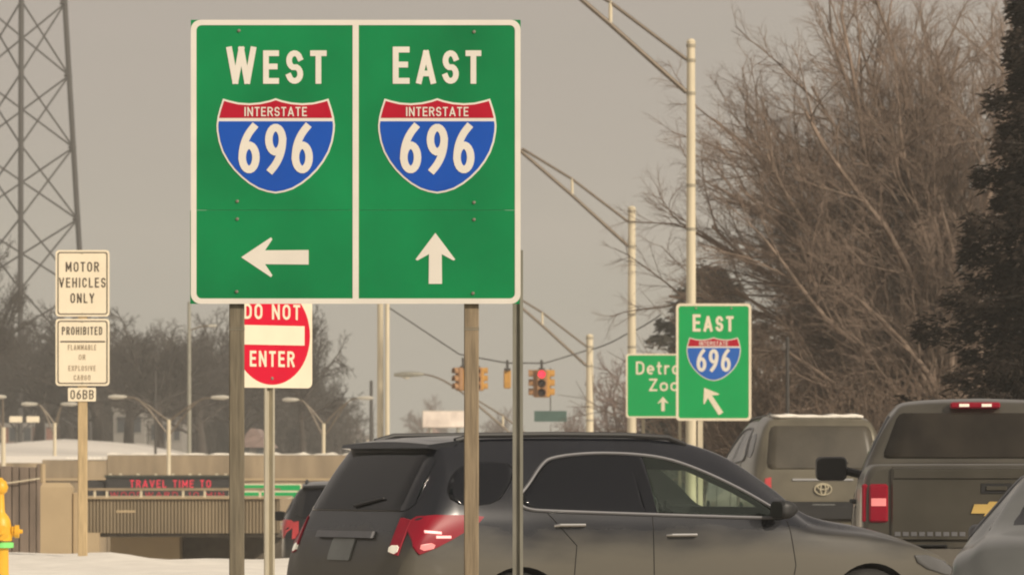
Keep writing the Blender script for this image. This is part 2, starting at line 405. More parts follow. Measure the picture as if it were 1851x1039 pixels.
SHL = [(422, 1003), (365, 993), (310, 975), (250, 940), (200, 900), (150, 850), (110, 797), (75, 735), (52, 668), (40, 600), (38, 560), (45, 505), (58, 455)]
def shield_poly(w):
    top = SH + [(844 - x, y) for x, y in SH[-2::-1]]
    left = SHL; right = [(844 - x, y) for x, y in SHL[:0:-1]]
    pts = top + right + left          # clockwise in image
    q = [((x - 422) / 768 * w, (696 - y) / 768 * w) for x, y in pts]
    return q[::-1]
def inset(poly, d):
    n = len(poly); out = []
    for i in range(n):
        a, b, c = Vector(poly[i - 1]), Vector(poly[i]), Vector(poly[(i + 1) % n])
        d1 = (b - a).normalized(); d2 = (c - b).normalized(); n1 = Vector((-d1.y, d1.x)); n2 = Vector((-d2.y, d2.x))
        mm = (n1 + n2).normalized(); out.append(tuple(b + mm * (d / max(.4, mm.dot(n1)))))
    return out
def clipz(poly, z, above):
    out = []; n = len(poly)
    for i in range(n):
        a, b = poly[i], poly[(i + 1) % n]; ia = (a[1] > z) == above; ib = (b[1] > z) == above
        if ia: out.append(a)
        if ia != ib:
            t = (z - a[1]) / (b[1] - a[1]); out.append((a[0] + (b[0] - a[0]) * t, z))
    return out
def shield(parent, cx, cz, w, front, blue, num='696'):
    P = [(x + cx, z + cz) for x, z in shield_poly(w)]
    o = MB().prism(P, front - .004, front + .001).build('route_shield', M['white'], parent)
    I = inset(P, .016 * w); z1 = cz + (696 - 513) / 768 * w; z2 = cz + (696 - 535) / 768 * w
    MB().prism(clipz(I, z1, True), front - .0065, front - .003).build('shield_banner', M['red'], o)
    MB().prism(clipz(I, z2, False), front - .0065, front - .003).build('shield_field', blue, o)
    text(MB(), 'INTERSTATE', cx, cz + (696 - 503) / 768 * w, 60 / 768 * w, front - .0065, .07, .16, fit=405 / 768 * w).build('shield_name', M['white'], o)
    text(MB(), num, cx, cz + (696 - 872) / 768 * w, 320 / 768 * w, front - .0065, .075, .14, fit=482 / 768 * w).build('route_number', M['white'], o)
def bolts(mb, pts, front, r=.011):
    for x, z in pts: mb.lathe([(r, 0), (r, -.006), (r * .6, -.010)], (x, front, z), 8, 'y')

def bolts2(pts, front, parent, r=.011):
    for p in pts:
        mb = MB(); bolts(mb, [p], front, r); mb.build('bolt', M['bolt'], parent)

# ------------------------------------------------------------------ terrain
def gz(x, y):
    left = 1 - sm(-.012 * y + .8, .012 * y + 2.2, x)          # 1 on the freeway side
    zl = lerp(0, -.38, sm(64, 74, y)); zl = lerp(zl, -2.4, sm(80, 100, y)); zl = lerp(zl, -4.5, sm(120, 165, y))
    zl = lerp(zl, 1.75, sm(180.5, 181.5, y)); zl = lerp(zl, 2.65, sm(200, 300, y) * (1 - sm(-17.5, -13.0, x * 250 / max(y, 1)))); zl += .55 * math.exp(-((x + 19.5) / 3.2) ** 2 - ((y - 235) / 22) ** 2)
    zr = lerp(0, .06, sm(40, 43, y)); zr = lerp(zr, .25, sm(60, 84, y)); zr = lerp(zr, -.4, sm(105, 135, y)); zr = lerp(zr, -5, sm(135, 200, y)); zr = lerp(zr, 1.5, sm(330, 480, y))
    far = sm(.055 * y, .075 * y + 1, x) * sm(90, 110, y)
    zr = lerp(zr, .3, far)
    return lerp(zr, zl, left)
def sheet(name, xs, ys, dz, m, fn=gz):
    mb = MB(); n = len(xs)
    mb.v = [(x, y, fn(x, y) + dz) for y in ys for x in xs]
    mb.f = [(j * n + i, j * n + i + 1, (j + 1) * n + i + 1, (j + 1) * n + i) for j in range(len(ys) - 1) for i in range(n - 1)]
    mb.m = [0] * len(mb.f); return mb.build(name, m, smooth='all')
xs = [-900, -500, -300, -150, -90, -60] + [x * 1.5 - 45 for x in range(60)] + [60, 90, 150, 300, 500, 900]
ys = [-60, -20] + list(np.arange(0, 176, 3.)) + [178, 179.5, 180.4, 180.8, 181.2, 181.6, 183, 186] + list(np.arange(190, 330, 7.)) + [345, 380, 420, 470, 520, 650, 900, 1500, 3000]
tag(sheet('ground', xs, ys, 0, M['ground']), kind='structure')
def gzr(x, y): return gz(x, y)
tag(sheet('road', [-3.4 + .8 * i for i in range(25)], [-10 + 2.5 * i for i in range(52)], .05, M['salt'], gzr), kind='structure')
mb = MB()
for k in range(10):
    y = 4 + 9 * k
    if not 34 < y < 46: mb.box(5.5, 5.62, y, y + 3, gz(5.5, y) + .054, gz(5.5, y) + .058)
tag(mb.build('road_marking', M['line']), kind='structure')
def bank(x, y):
    edge = sm(-.9 - .012 * (y - 40), -2.0 - .012 * (y - 40), x) * sm(38.5, 44, y) * (1 - sm(63.2, 66.5, y))
    n = .035 * math.sin(x * 2.1 + y * .6) + .03 * math.sin(x * .83 - y * 1.3 + 1) + .02 * math.sin(x * 5.3 + y * 2.2)
    h = (.375 + .035 * sm(-2, -6, x) + n * .55 + .03 * math.exp(-((x + 4.6) / .35) ** 2) * sm(58, 62, y))
    return -.06 + edge * (h + .06)
o = sheet('snow_bank', [-30, -20, -15] + [-13 + .22 * i for i in range(58)], [37 + .55 * i for i in range(56)], 0, M['snow'], bank); tag(o, kind='structure')

# ------------------------------------------------------------------ main guide sign
Y0 = 35.0; PXM = FPX / Y0
sgn = thing('guide_sign', 'large green two-panel sign for west and east 696 with left and up arrows', 'road sign', (X_(642.5, Y0), Y0, 0))
def sx(px): return (px - 642.5) / PXM
def sz(py): return Z_(py, Y0)
tilt = lambda px: 0
fr = -.004
L0, L1, T, Bm, SEAM = sx(345), sx(941), sz(36.5), sz(549), sz(380)
MB().prism([(L0, SEAM + .001), (L1, SEAM + .001), (L1, T), (L0, T)], fr, 0).build('upper_panel', M['green'], sgn)
MB().prism([(L0 - .004, Bm), (L1 - .006, Bm), (L1 - .006, SEAM - .001), (L0 - .004, SEAM - .001)], fr, 0).build('lower_panel', M['green'], sgn)
mb = MB()
for (a, b, lo) in ((0, 0, False), (-.004, -.006, True)):
    outer = rrect(L0 + a, L1 + b, Bm, T, .062); inner = rrect(L0 + a + .036, L1 + b - .036, Bm + .034, T - .034, .034)
    ring_plate(mb, outer, inner, fr - .003, fr - .0005) if not lo else None
mb.build('border', M['white'], sgn)
MB().box(sx(637.5), sx(648.5), fr - .0026, fr - .0004, Bm + .034, T - .034).build('divider', M['white'], sgn)
for name, cx in (('WEST', 500), ('EAST', 790)):
    text(MB(), name, sx(cx), sz(152), (152 - 85) / PXM, fr, .079, .20, small=.90, fit=(181 if name == 'WEST' else 160) / PXM).build('direction_word', M['white'], sgn)
shield(sgn, sx(498.5), sz(264.5), 214 / PXM, fr, M['blue'])
shield(sgn, sx(790.5), sz(264.5), 214 / PXM, fr, M['blue'])
k = 1 / PXM
MB().prism(rot2(arrow(122 * k, 72 * k, 54 * k, 25 * k), R(90), sx(497), sz(465)), fr - .003, fr + .001).build('arrow', M['white'], sgn)['label'] = 'white arrow pointing left'
MB().prism(rot2(arrow(92 * k, 72 * k, 48 * k, 23 * k), 0, sx(787), sz(467)), fr - .003, fr + .001).build('arrow', M['white'], sgn)['label'] = 'white arrow pointing up'
bolts2([(sx(x), sz(y)) for x, y in ((432, 56), (429, 364), (429, 396), (428, 527), (857, 58), (857, 366), (857, 397), (855, 530))], fr, sgn)
for pxc, mt in ((427, 'woodgrey'), (852, 'wood')):
    xx = sx(pxc); p = MB().box(xx - .047, xx + .047, .03, .124, -.1, T - .12, b=.006).build('post', M[mt], sgn)
    MB().box(xx - .049, xx + .049, .028, .126, sz(596), sz(594)).box(xx - .049, xx + .049, .028, .126, sz(592), sz(591)).build('post_strap', M['bolt'], p)
for zz in (T - .2, SEAM, Bm + .2):
    MB().box(L0 + .1, L1 - .1, .004, .026, zz - .03, zz + .03).build('back_brace', M['backmetal'], sgn)
# steel post beside it
def uchannel(w, d, t=.006):
    h = w / 2; return [(-h, 0), (-h + .02, 0), (-h + .03, d - t), (h - .03, d - t), (h - .02, 0), (h, 0), (h, t), (h - .014, t), (h - .024, d), (-h + .024, d), (-h + .014, t), (-h, t)]
Y = 35.75
p = thing('steel_post', 'grey steel post beside the right edge of the large green sign', 'post', (X_(936, Y), Y, 0))
MB().extz(uchannel(.068, .035), -.1, Z_(452, Y)).build('channel', M['steel'], p)
# ------------------------------------------------------------------ do not enter
Y = 46.0; q = FPX / Y; yaw = R(42)
t = thing('do_not_enter_sign', 'red and white do not enter sign turned sideways on a thin metal pole', 'road sign', (X_(491, Y), Y, 0), yaw)
hh = 95 / q; zc = Z_(605.7, Y)
MB().prism(rrect(-hh, hh, zc - hh, zc + hh, .05), -.003, 0).build('panel', M['cream'], t)
MB().prism(A(0, zc, hh * .94, hh * .94, 0, 354, 59), -.0055, -.002).build('red_disc', M['signred'], t)
MB().box(-hh * .80, hh * .80, -.0085, -.005, zc - hh * .185, zc + hh * .185).build('white_bar', M['cream'], t)
text(MB(), 'DO NOT', 0, zc + hh * .30, hh * .29, -.0055, .085, .22, fit=hh * 1.38).build('wording', M['cream'], t)
text(MB(), 'ENTER', 0, zc - hh * .60, hh * .30, -.0055, .085, .20, fit=hh * 1.10).build('wording', M['cream'], t)
bolts2([(0, zc - hh * .82), (0, zc + hh * .82)], -.0055, t, .014)
MB().extz([(x - .015, y + .004) for x, y in uchannel(.105, .045)], .1, zc + hh * .8).build('pole', M['steellight'], t)
# ------------------------------------------------------------------ motor vehicles only
Y = 61.9; q = FPX / Y
t = thing('sign_post_with_plates', 'pale wooden post carrying the motor vehicles only and prohibited cargo plates', 'road sign', (X_(149, Y), Y, 0))
lx = lambda px: (px - 149) / q
lz = lambda py: Z_(py, Y)
MB().box(lx(140.5), lx(157), .01, .11, .1, lz(460), b=.006).build('post', M['woodpale'], t)
for a, b in ((452, 572), (576, 697)):
    pl = MB().prism(rrect(lx(100.5), lx(198), lz(b), lz(a), .04), -.004, 0).build('plate', M['cream'], t)
    mb = MB(); ring_plate(mb, rrect(lx(104), lx(194.5), lz(b) + .022, lz(a) - .022, .03), rrect(lx(106), lx(192.5), lz(b) + .034, lz(a) - .034, .024), -.0065, -.003); mb.build('border', M['ink'], pl)
    bolts2([(0, lz(a) - .03), (0, lz(b) + .03)], -.004, pl, .012)
    if a == 452:
        for s_, zb, wd in (('MOTOR', 491, 60), ('VEHICLES', 519.5, 84), ('ONLY', 547.5, 43)):
            text(MB(), s_, lx(149), lz(zb), 17.5 / q, -.004, .065, .25, fit=wd / q).build('wording', M['ink'], pl)
    else:
        text(MB(), 'PROHIBITED', lx(148.5), lz(605), 14.5 / q, -.004, .065, .24, fit=73 / q).build('wording', M['ink'], pl)
        MB().box(lx(109), lx(190), -.0068, -.003, lz(618.5), lz(616)).build('rule', M['ink'], pl)
        for s_, zb, wd in (('FLAMMABLE', 632.5, 51), ('OR', 650, 12), ('EXPLOSIVE', 670, 49), ('CARGO', 687, 30)):
            text(MB(), s_, lx(148.5), lz(zb), 9.5 / q, -.004, .065, .26, fit=wd / q).build('wording', M['inkfade'], pl)
pl = MB().prism(rrect(lx(123), lx(173.5), lz(725), lz(700.5), .01), -.004, 0).build('number_plate', M['cream'], t)
text(MB(), '06BB', lx(148.5), lz(721), 16.5 / q, -.004, .06, .22, fit=42 / q).build('wording', M['ink'], pl)
# ------------------------------------------------------------------ zoo sign and small east 696 sign
Y = 110.; q = FPX / Y
t = thing('zoo_sign', 'green Detroit Zoo sign half hidden behind the smaller east 696 sign', 'road sign', (X_(1199, Y), Y, gz(X_(1199, Y), Y)))
b0 = t.location.z; lx = lambda px: (px - 1199) / q
lz = lambda py: Z_(py, 110.) - b0
MB().prism(rrect(lx(1131.5), lx(1266.5), lz(755), lz(639), .06), -.004, 0).build('panel', M['green2'], t)
mb = MB(); ring_plate(mb, rrect(lx(1131.5), lx(1266.5), lz(755), lz(639), .06), rrect(lx(1134.5), lx(1263.5), lz(752), lz(642), .045), -.008, -.003); mb.build('border', M['cream'], t)
text(MB(), 'Detroit', lx(1200), lz(676.5), 23.5 / q, -.004, .075, .16, fit=101 / q).build('wording', M['cream'], t)
text(MB(), 'Zoo', lx(1200), lz(706.5), 22.5 / q, -.004, .075, .16, fit=53 / q).build('wording', M['cream'], t)
MB().prism(rot2(arrow(26 / q, 20 / q, 12 / q, 6 / q), 0, lx(1198.5), lz(729.5)), -.008, -.003).build('arrow', M['cream'], t)
for px in (1163, 1229): MB().box(lx(px - 3), lx(px + 3), .004, .07, -.3, lz(650)).build('post', M['woodgrey'], t)
Y = 97.; q = FPX / Y
t = thing('route_sign', 'smaller bright green east 696 sign with slanted arrow in front of the zoo sign', 'road sign', (X_(1290, Y), Y, gz(X_(1290, Y), Y)))
b0 = t.location.z; lx = lambda px: (px - 1290) / q
lz2 = lambda py: Z_(py, 97.) - b0
MB().prism(rrect(lx(1222), lx(1358), lz2(760), lz2(548.5), .07), -.004, 0).build('panel', M['green2'], t)
mb = MB(); ring_plate(mb, rrect(lx(1222), lx(1358), lz2(760), lz2(548.5), .07), rrect(lx(1226.5), lx(1353.5), lz2(755.5), lz2(553), .05), -.008, -.003); mb.build('border', M['cream'], t)
text(MB(), 'EAST', lx(1289), lz2(599), 31 / q, -.004, .085, .18, small=.9, fit=74 / q).build('direction_word', M['cream'], t)
shield(t, lx(1290), lz2(649), 98 / q, -.004, M['blue2'])
MB().prism(rot2(arrow(56 / q, 34 / q, 24 / q, 9 / q), R(33), lx(1288), lz2(724)), -.008, -.003).build('arrow', M['cream'], t)
for px in (1266,): MB().box(lx(px - 4.5), lx(px + 4.5), .004, .09, -.3, lz2(560)).build('post', M['pole'], t)
bolts2([(lx(x), lz2(y)) for x, y in ((1258, 557), (1322, 557))], -.008, t, .02)

# ------------------------------------------------------------------ tall lamp poles with trussed arms
def lamp_pole(px, top, Y, dia, label, armlen=1.0, base=None):
    x = X_(px, Y); g = gz(x, Y) if base is None else base; H = Z_(top, Y) - g
    t = thing('street_lamp', label, 'street lamp', (x, Y, g), 0, 'lamps along the right of the road')
    p = MB().tube([(0, 0, -.3), (0, 0, H * .5), (0, 0, H)], [dia * .62, dia * .54, dia * .46], 14).build('pole', M['pole'], t, smooth=True)
    for zz in (H - .05, H - .32, H - .92, H - 2.6, H - 3.4): MB().lathe([(dia * .46, -.03), (dia * .54, -.03), (dia * .54, .03), (dia * .46, .03)], (0, 0, zz), 14).build('clamp_band', M['poleband'], p)
    MB().lathe([(dia * .47, 0), (dia * .5, .03), (dia * .3, .07), (.01, .08)], (0, 0, H), 12).build('pole_cap', M['pole'], p)
    e = Vector((-2.75, 0, H - .62 + 2.06)); 
    up = [Vector((-dia * .5, 0, H - .30)), Vector((-1.47, 0, H - .62 + 1.36)), e + Vector((.05, 0, .05))]
    lo = [Vector((-dia * .5, 0, H - .90)), Vector((-1.47, 0, H - .90 + 1.24)), e]
    cu = [e + Vector((-1.75 * k, 0, .82 * math.sin(k * math.pi / 2))) for k in [i / 8 for i in range(9)]]
    a = MB().tube(up, [.034, .034, .034], 8).tube(lo + cu, [.045] * 3 + [.042 - .012 * i / 8 for i in range(9)], 8).build('arm', M['arm'], t, smooth=True)
    MB().tube([up[1] + Vector((0, 0, .02)), lo[1] - Vector((0, 0, .02))], .035, 8).build('strut', M['pole'], a)
    h = cu[-1]
    l = MB().loft([[(h.x + .12, h.y + .05 * c, h.z + .05 * s_) for c, s_ in [(math.cos(k * math.pi / 4), math.sin(k * math.pi / 4)) for k in range(8)]],
                   [(h.x - .10, h.y + .11 * c, h.z + .09 * s_) for c, s_ in [(math.cos(k * math.pi / 4), math.sin(k * math.pi / 4)) for k in range(8)]],
                   [(h.x - .60, h.y + .17 * c, h.z - .01 + .11 * s_) for c, s_ in [(math.cos(k * math.pi / 4), math.sin(k * math.pi / 4)) for k in range(8)]],
                   [(h.x - .95, h.y + .08 * c, h.z - .02 + .06 * s_) for c, s_ in [(math.cos(k * math.pi / 4), math.sin(k * math.pi / 4)) for k in range(8)]]]).build('luminaire', M['steel'], t, smooth=True)
    MB().lathe([(.14, 0), (.12, -.06), (.02, -.09)], (h.x - .5, h.y, h.z - .1), 10).build('lamp_lens', M['lampglass'], l)
    return t
lamp_pole(1249, 78, 100, .165, 'tallest cream lamp pole, rising behind the smaller east 696 sign')
lamp_pole(1142, 378, 135, .20, 'cream lamp pole rising behind the Detroit Zoo sign')
lamp_pole(1066, 608, 170, .23, 'short-looking grey lamp pole right of the hanging traffic signals')
lamp_pole(982, 788, 200, .22, 'farthest lamp whose curved dark arm crosses behind the main sign posts')
def plain_pole(name, px, top, Y, d0, d1, m, label, cat='pole', base=None):
    x = X_(px, Y); g = gz(x, Y) if base is None else base; H = Z_(top, Y) - g
    t = thing(name, label, cat, (x, Y, g))
    p = MB().tube([(0, 0, -.3), (0, 0, H * .5), (0, 0, H)], [d0 / 2, (d0 + d1) / 4, d1 / 2], 12).build('shaft', M[m], t, smooth=True)
    MB().lathe([(d1 * .5, 0), (d1 * .55, .02), (d1 * .3, .06), (.005, .07)], (0, 0, H), 10).build('cap', M[m], t)
    return t, H
plain_pole('steel_pole', 687.5, 430, 120, .16, .13, 'pole', 'left and thicker of the two cream poles under the big sign divider')
plain_pole('strain_pole', 700, 520, 165, .16, .13, 'pole', 'right and thinner of the two cream poles, holding the signal wire')
plain_pole('sign_post', 1423.5, 615, 92, .065, .06, 'wire', 'lone dark post in front of the brown brush', 'post')
plain_pole('utility_pole', 671, 690, 230, .17, .13, 'wire', 'thin dark pole left of the two cream poles', 'pole')
plain_pole('utility_pole', 281, 672, 210, .10, .09, 'wire', 'thin dark pole standing by the snow mound', 'pole')
# ------------------------------------------------------------------ freeway twin-arm lamps on the left
def twin_lamp(px, jy, Y, hl, hr, label, base=-4.5, d=.13):
    x = X_(px, Y); s_ = FPX / Y; H = Z_(jy, Y) - base
    t = thing('twin_arm_lamp', label, 'street lamp', (x, Y, base), 0, 'twin arm freeway lamps')
    MB().tube([(0, 0, -.2), (0, 0, H)], [d * .6, d * .45], 10).build('pole', M['pole'], t, smooth=True)
    for hx, hy in [h for h in (hl, hr) if h]:
        e = Vector(((hx - px) / s_, 0, Z_(hy, Y) - base)); sg = 1 if e.x > 0 else -1
        pts = [Vector((0, 0, H - .05)), Vector((e.x * .45, 0, lerp(H, e.z, .62))), Vector((e.x * .75, 0, lerp(H, e.z, .95))), e]
        lo = [Vector((0, 0, H - .5)), Vector((e.x * .42, 0, lerp(H, e.z, .40))), Vector((e.x * .62, 0, lerp(H, e.z, .80)))]
        MB().tube(pts, .030, 6).tube(lo, .028, 6).build('arm', M['arm'], t)
        c = e; l = MB().loft([[(c.x + sg * dx, c.y + r * math.cos(k * math.pi / 4), c.z + .6 * r * math.sin(k * math.pi / 4)) for k in range(8)] for dx, r in ((-.12, .05), (0, .10), (.28, .13), (.45, .06))]).build('luminaire', M['lampglass'], t, smooth=True)
twin_lamp(305, 758, 170, (222, 717), (388, 718), 'twin arm lamp rising behind the red lettered message board')
twin_lamp(99, 764, 190, (62, 730), (116, 730), 'twin arm lamp just left of the wooden sign post')
twin_lamp(585, 765, 190, (534, 722), (652, 719), 'twin arm lamp right of the do not enter pole')
twin_lamp(6, 772, 160, (-60, 716), (4, 717), 'lamp pole at the far left edge of the picture', d=.15)
t, H = plain_pole('side_street_lamp', 342, 548, 200, .16, .12, 'steel', 'tall grey lamp pole left of the big sign post, against the trees', 'street lamp')
MB().tube([(0, 0, H - 1.0), (.4, 0, H - .85), (.72, 0, H - .82)], .035, 6).build('arm', M['arm'], t)
MB().box(.70, 1.0, -.1, .1, H - .86, H - .78, b=.02).build('luminaire', M['lampglass'], t)

# ------------------------------------------------------------------ span wire and signals
def wire(name, label, P, r=.014, n=14, sag=0.):
    pts = []
    for i in range(len(P) - 1):
        for k in range(n):
            u = k / n; p = P[i].lerp(P[i + 1], u); p = p - Vector((0, 0, sag * 4 * u * (1 - u))); pts.append(p)
    pts.append(P[-1]); return tag(MB().tube(pts, r, 5).build(name, M['wire']), label, 'cable')
YS = 168
W1 = [at(703, 556, 165), at(830, 640, YS), at(917, 656, YS), at(985, 656, YS), at(1064, 632, 170)]
wire('span_wire', 'sagging signal wire from the cream poles to the grey lamp pole', W1, .022)
wire('span_wire', 'dark wire rising right from the grey lamp pole to the pine', [at(1067, 632, 170), at(1130, 605, 168), at(1195, 568, 165)], .022, sag=.05)
wire('guy_wire', 'thin wire low across the gap left of the cream poles', [at(560, 706, 300), at(671, 716, 230)], .02, sag=.2)
def signal(px, top, bot, Y, label, faces):
    q = FPX / Y; H = (bot - top) / q
    t = thing('traffic_signal', label, 'traffic signal', (X_(px, Y), Y, Z_(top, Y)), 0, 'signals hanging on the wire')
    MB().tube([(0, 0, 0), (0, 0, .30)], .04, 8).box(-.10, .10, -.1, .1, -.02, .05, b=.01).build('hanger', M['wire'], t)
    w = H / 3 * .58
    for ang, m, lit in faces:
        rot = Matrix.Rotation(ang, 4, 'Z')
        b = MB().box(-w, w, -w * 1.55, -w * .35, -H, 0, b=.03)
        b.v = [tuple(rot @ Vector(v)) for v in b.v]; b = b.build('housing', M[m], t)
        for k in range(3):
            zc = -H / 6 - k * H / 3
            l = MB().lathe([(w * .72, -w * 1.62), (w * .5, -w * 1.75), (.01, -w * 1.8)], (0, 0, zc), 14, 'y'); l.v = [tuple(rot @ Vector(v)) for v in l.v]
            l.build('lens', M['sigred'] if (lit and k == 0) else M['sigdark'], b)
            v = MB()
            ring = [[(w * .84 * math.cos(R(a)), -w * 1.56 - d_ * .0 - dd, zc + w * .84 * math.sin(R(a))) for a in range(-30, 211, 20)] for dd, d_ in ((0, 0), (w * .9, 0))]
            ring2 = [[(p[0] * .93, p[1], zc + (p[2] - zc) * .93) for p in r] for r in ring]
            v.loft([ring[0], ring[1], ring2[1], ring2[0]], cap=False, close=False); v.v = [tuple(rot @ Vector(p)) for p in v.v]
            v.build('visor', M[m], b)
    return t
signal(837, 664, 706, 166, 'signal half hidden behind the right post of the big sign', [(R(-60), 'sigbrown', False), (R(170), 'sigyel', False)])
signal(862, 664, 706, 166.6, 'signal peeking out just right of the big sign post', [(R(90), 'sigyel', False), (R(0), 'sigbrown', False)])
signal(917, 668, 702, 168, 'single orange signal seen from behind, left of the steel post', [(R(180), 'sigyel', False)])
t = signal(979, 668, 718, 168, 'four-way signal showing a lit red lamp', [(0, 'sigbrown', True), (R(90), 'sigyel', False), (R(-90), 'sigbrown', False), (R(180), 'sigyel', False)])
Yq = 175; c = at(995, 752, Yq)
ss = thing('street_name_sign', 'small teal street name sign below the red signal', 'street sign', c)
MB().box(-.52, .52, -.01, .01, -.17, .17, b=.004).build('plate', M['teal'], ss); MB().tube([(0, .03, .17), (0, .03, 1.55)], .02, 6).build('hanger', M['wire'], ss)

# ------------------------------------------------------------------ lattice tower
Y = 300.; q = FPX / Y
gx = gz(X_(42, Y), Y)
t = thing('lattice_tower', 'tall dark steel lattice tower above the bare trees', 'tower', (X_(42, Y), Y, gx))
zt = Z_(-40, Y) - gx; zb_ = -.3
def leg(xa, xb, ya, yb):   # x at photo y=0 and y=450 -> points
    def f(z):
        py = HYP - (z + gx - CAMZ) * q; u = py / 450.
        return Vector(((lerp(xa, xb, u) - 42) / q, lerp(ya, yb, u), z))
    return f
legs = [leg(42, 42, -1.2, -1.6), leg(115, 141, .7, 1.0), leg(-36, -66, .7, 1.0)]
for f in legs: MB().tube([f(zb_), f(zt)], .15, 8).build('leg', M['towersteel'], t)
lev = [Z_(5 + 130 * i - 130, Y) - gx for i in range(8)]
for a, b, nm in ((0, 1, 0), (0, 2, 0), (1, 2, 1)):
    mb = MB()
    for i in range(len(lev) - 1):
        mb.tube([legs[a](lev[i]), legs[b](lev[i + 1])], .055, 5).tube([legs[b](lev[i]), legs[a](lev[i + 1])], .055, 5)
        if nm == 0: mb.tube([legs[b](lev[i]) + Vector((-.22, 0, .1)), legs[b](lev[i]) + Vector((.1, 0, -.1))], .16, 5)
    mb.build('bracing', M['towersteel'], t)

# ------------------------------------------------------------------ walls, bridge, message board on the left
def ribwall(mb, x0, x1, y0, z0, z1, pitch, depth, taper=0):
    n = int(round((x1 - x0) / pitch)); prof = []
    for i in range(n):
        a = x0 + i * pitch
        prof += [(a, y0), (a + pitch * .45, y0), (a + pitch * .52, y0 + depth), (a + pitch * .93, y0 + depth)]
    prof += [(x1, y0), (x1, y0 + .3 + depth), (x0, y0 + .3 + depth)]
    mb.extz(prof, z0, z1)
Y = 84.
t = thing('timber_wall', 'weathered dark ribbed wall behind the yellow hydrant', 'wall', (X_(0, Y), Y, -.6))
mb = MB(); random.seed(3); x = X_(-60, Y) - t.location.x
while x < X_(73, Y) - t.location.x:
    w_ = random.uniform(.10, .20); tp = Z_(random.uniform(838, 846) , Y) + .6
    mb.box(x, x + w_ - .012, random.uniform(-.05, .03), .16, -.4, tp, b=.008); x += w_
mb.build('planks', M['ribdark'], t)
MB().tube([(X_(-60, Y) - t.location.x, -.07, Z_(878, Y) + .6), (X_(20, Y) - t.location.x, -.07, Z_(872, Y) + .6), (X_(74, Y) - t.location.x, -.07, Z_(864, Y) + .6)], .012, 5).build('cable', M['pole'], t)
t = thing('concrete_pillar', 'smooth tan concrete pillar between the ribbed wall and the wooden sign post', 'pillar', (X_(103, 82), 82, -.6))
hw = 28 / FPX * 82
rings = [[(-hw, -.2, z), (hw, -.2, z), (hw, .25, z), (-hw, .25, z)] for z in (-.4, Z_(880, 82) + .6)] + [[(-hw + .03, -.17, Z_(872, 82) + .6), (hw - .06, -.17, Z_(872, 82) + .6), (hw - .06, .22, Z_(872, 82) + .6), (-hw + .03, .22, Z_(872, 82) + .6)]]
MB().loft(rings).build('shaft', M['concpale'], t)
MB().box(hw + .012, hw + .12, -.1, .2, -.4, Z_(890, 82) + .6, b=.01).build('edge_post', M['concpale'], t)
MB().tube([(-hw + .02, 0, Z_(872, 82) + .6), (-hw + .02, 0, Z_(838, 82) + .6)], .04, 8).build('rail_post', M['concpale'], t)
Y = 100.; q = FPX / Y
br = thing('bridge', 'ribbed concrete bridge side with a metal rail below the message board', 'bridge', (X_(155, Y), Y, -2.4))
bz = lambda py: Z_(py, 100.) + 2.4
bx = lambda px: (px - 155) / 99.
mb = MB(); ribwall(mb, bx(120), bx(505), 0, bz(963), bz(901), .062, .028); mb.build('ribbed_fascia', M['rib'], br)
MB().box(bx(118), bx(507), -.06, 5.5, bz(901), bz(898.5)).build('coping', M['concpale'], br)
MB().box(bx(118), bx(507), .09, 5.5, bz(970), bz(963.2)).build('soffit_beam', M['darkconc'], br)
for px in (128, 171, 193, 255, 331, 370, 416, 470): MB().box(bx(px) - .022, bx(px) + .022, .02, .06, bz(898.5), bz(886)).build('rail_post', M['pole'], br)
MB().box(bx(118), bx(507), .0, .05, bz(886), bz(881.5)).build('handrail', M['concrete'], br)
MB().box(bx(210), bx(245), -.005, .03, bz(926), bz(921.5)).build('name_plate', M['concpale'], br)
MB().box(bx(312), bx(506), 3.2, 3.5, -1.2, bz(970.3)).build('underpass_shade_panel', M['darkconc'], br)  # added dark panel standing in for the shaded road under the bridge
ab = MB().box(bx(182), bx(310), 2.4, 4.2, -1.2, bz(970.2)).build('abutment', M['concpale'], br)
MB().box(bx(160), bx(181), -.25, .0, -1.2, bz(962)).build('end_pier', M['concpale'], br)
t = thing('retaining_slope', 'pale sloped kerb running down under the bridge', 'kerb', (X_(330, 112), 112, -2.4))
MB().loft([[(-1.9, -.3, .9), (-1.9, .1, .9), (-1.9, .1, 1.15), (-1.9, -.3, 1.15)], [(1.4, 6, 1.9), (1.4, 6.4, 1.9), (1.4, 6.4, 2.2), (1.4, 6, 2.2)]]).build('kerb', M['concrete'], t)
Y = 140.; q = FPX / Y
t = thing('message_board', 'black electronic message board with red travel time lettering', 'electronic sign', (X_(305, Y), Y, -4.5))
dx = lambda px: (px - 305) / q
dz = lambda py: Z_(py, 140.) + 4.5
MB().box(dx(192), dx(432), -.2, .5, dz(899), dz(859), b=.03).build('cabinet', M['dms'], t)
MB().box(dx(158), dx(191), -.1, .4, dz(899), dz(867), b=.03).build('side_cabinet', M['dms'], t)
MB().box(dx(190), dx(434), -.26, .52, dz(862.5), dz(858.2)).build('hood', M['dmsedge'], t)
text(MB(), 'TRAVEL TIME TO', dx(309), dz(880.5), 13.5 / q, -.2, .07, .26, fit=146 / q).build('lettering', M['led'], t)
text(MB(), 'WOODWARD  10 MIN', dx(303), dz(898), 9.5 / q, -.2, .07, .26, fit=205 / q).build('lettering', M['leddim'], t)
for px in (240, 380): MB().tube([(dx(px), .2, -.2), (dx(px), .2, dz(899))], .12, 8).build('post', M['steel'], t)
mb = MB()
for px in (200, 218, 250, 282, 313, 344, 361, 392, 408): mb.box(dx(px) - .03, dx(px) + .03, -.15, .05, dz(858), dz(855.5))
mb.build('top_lugs', M['pole'], t)
Y = 150.; q = FPX / Y
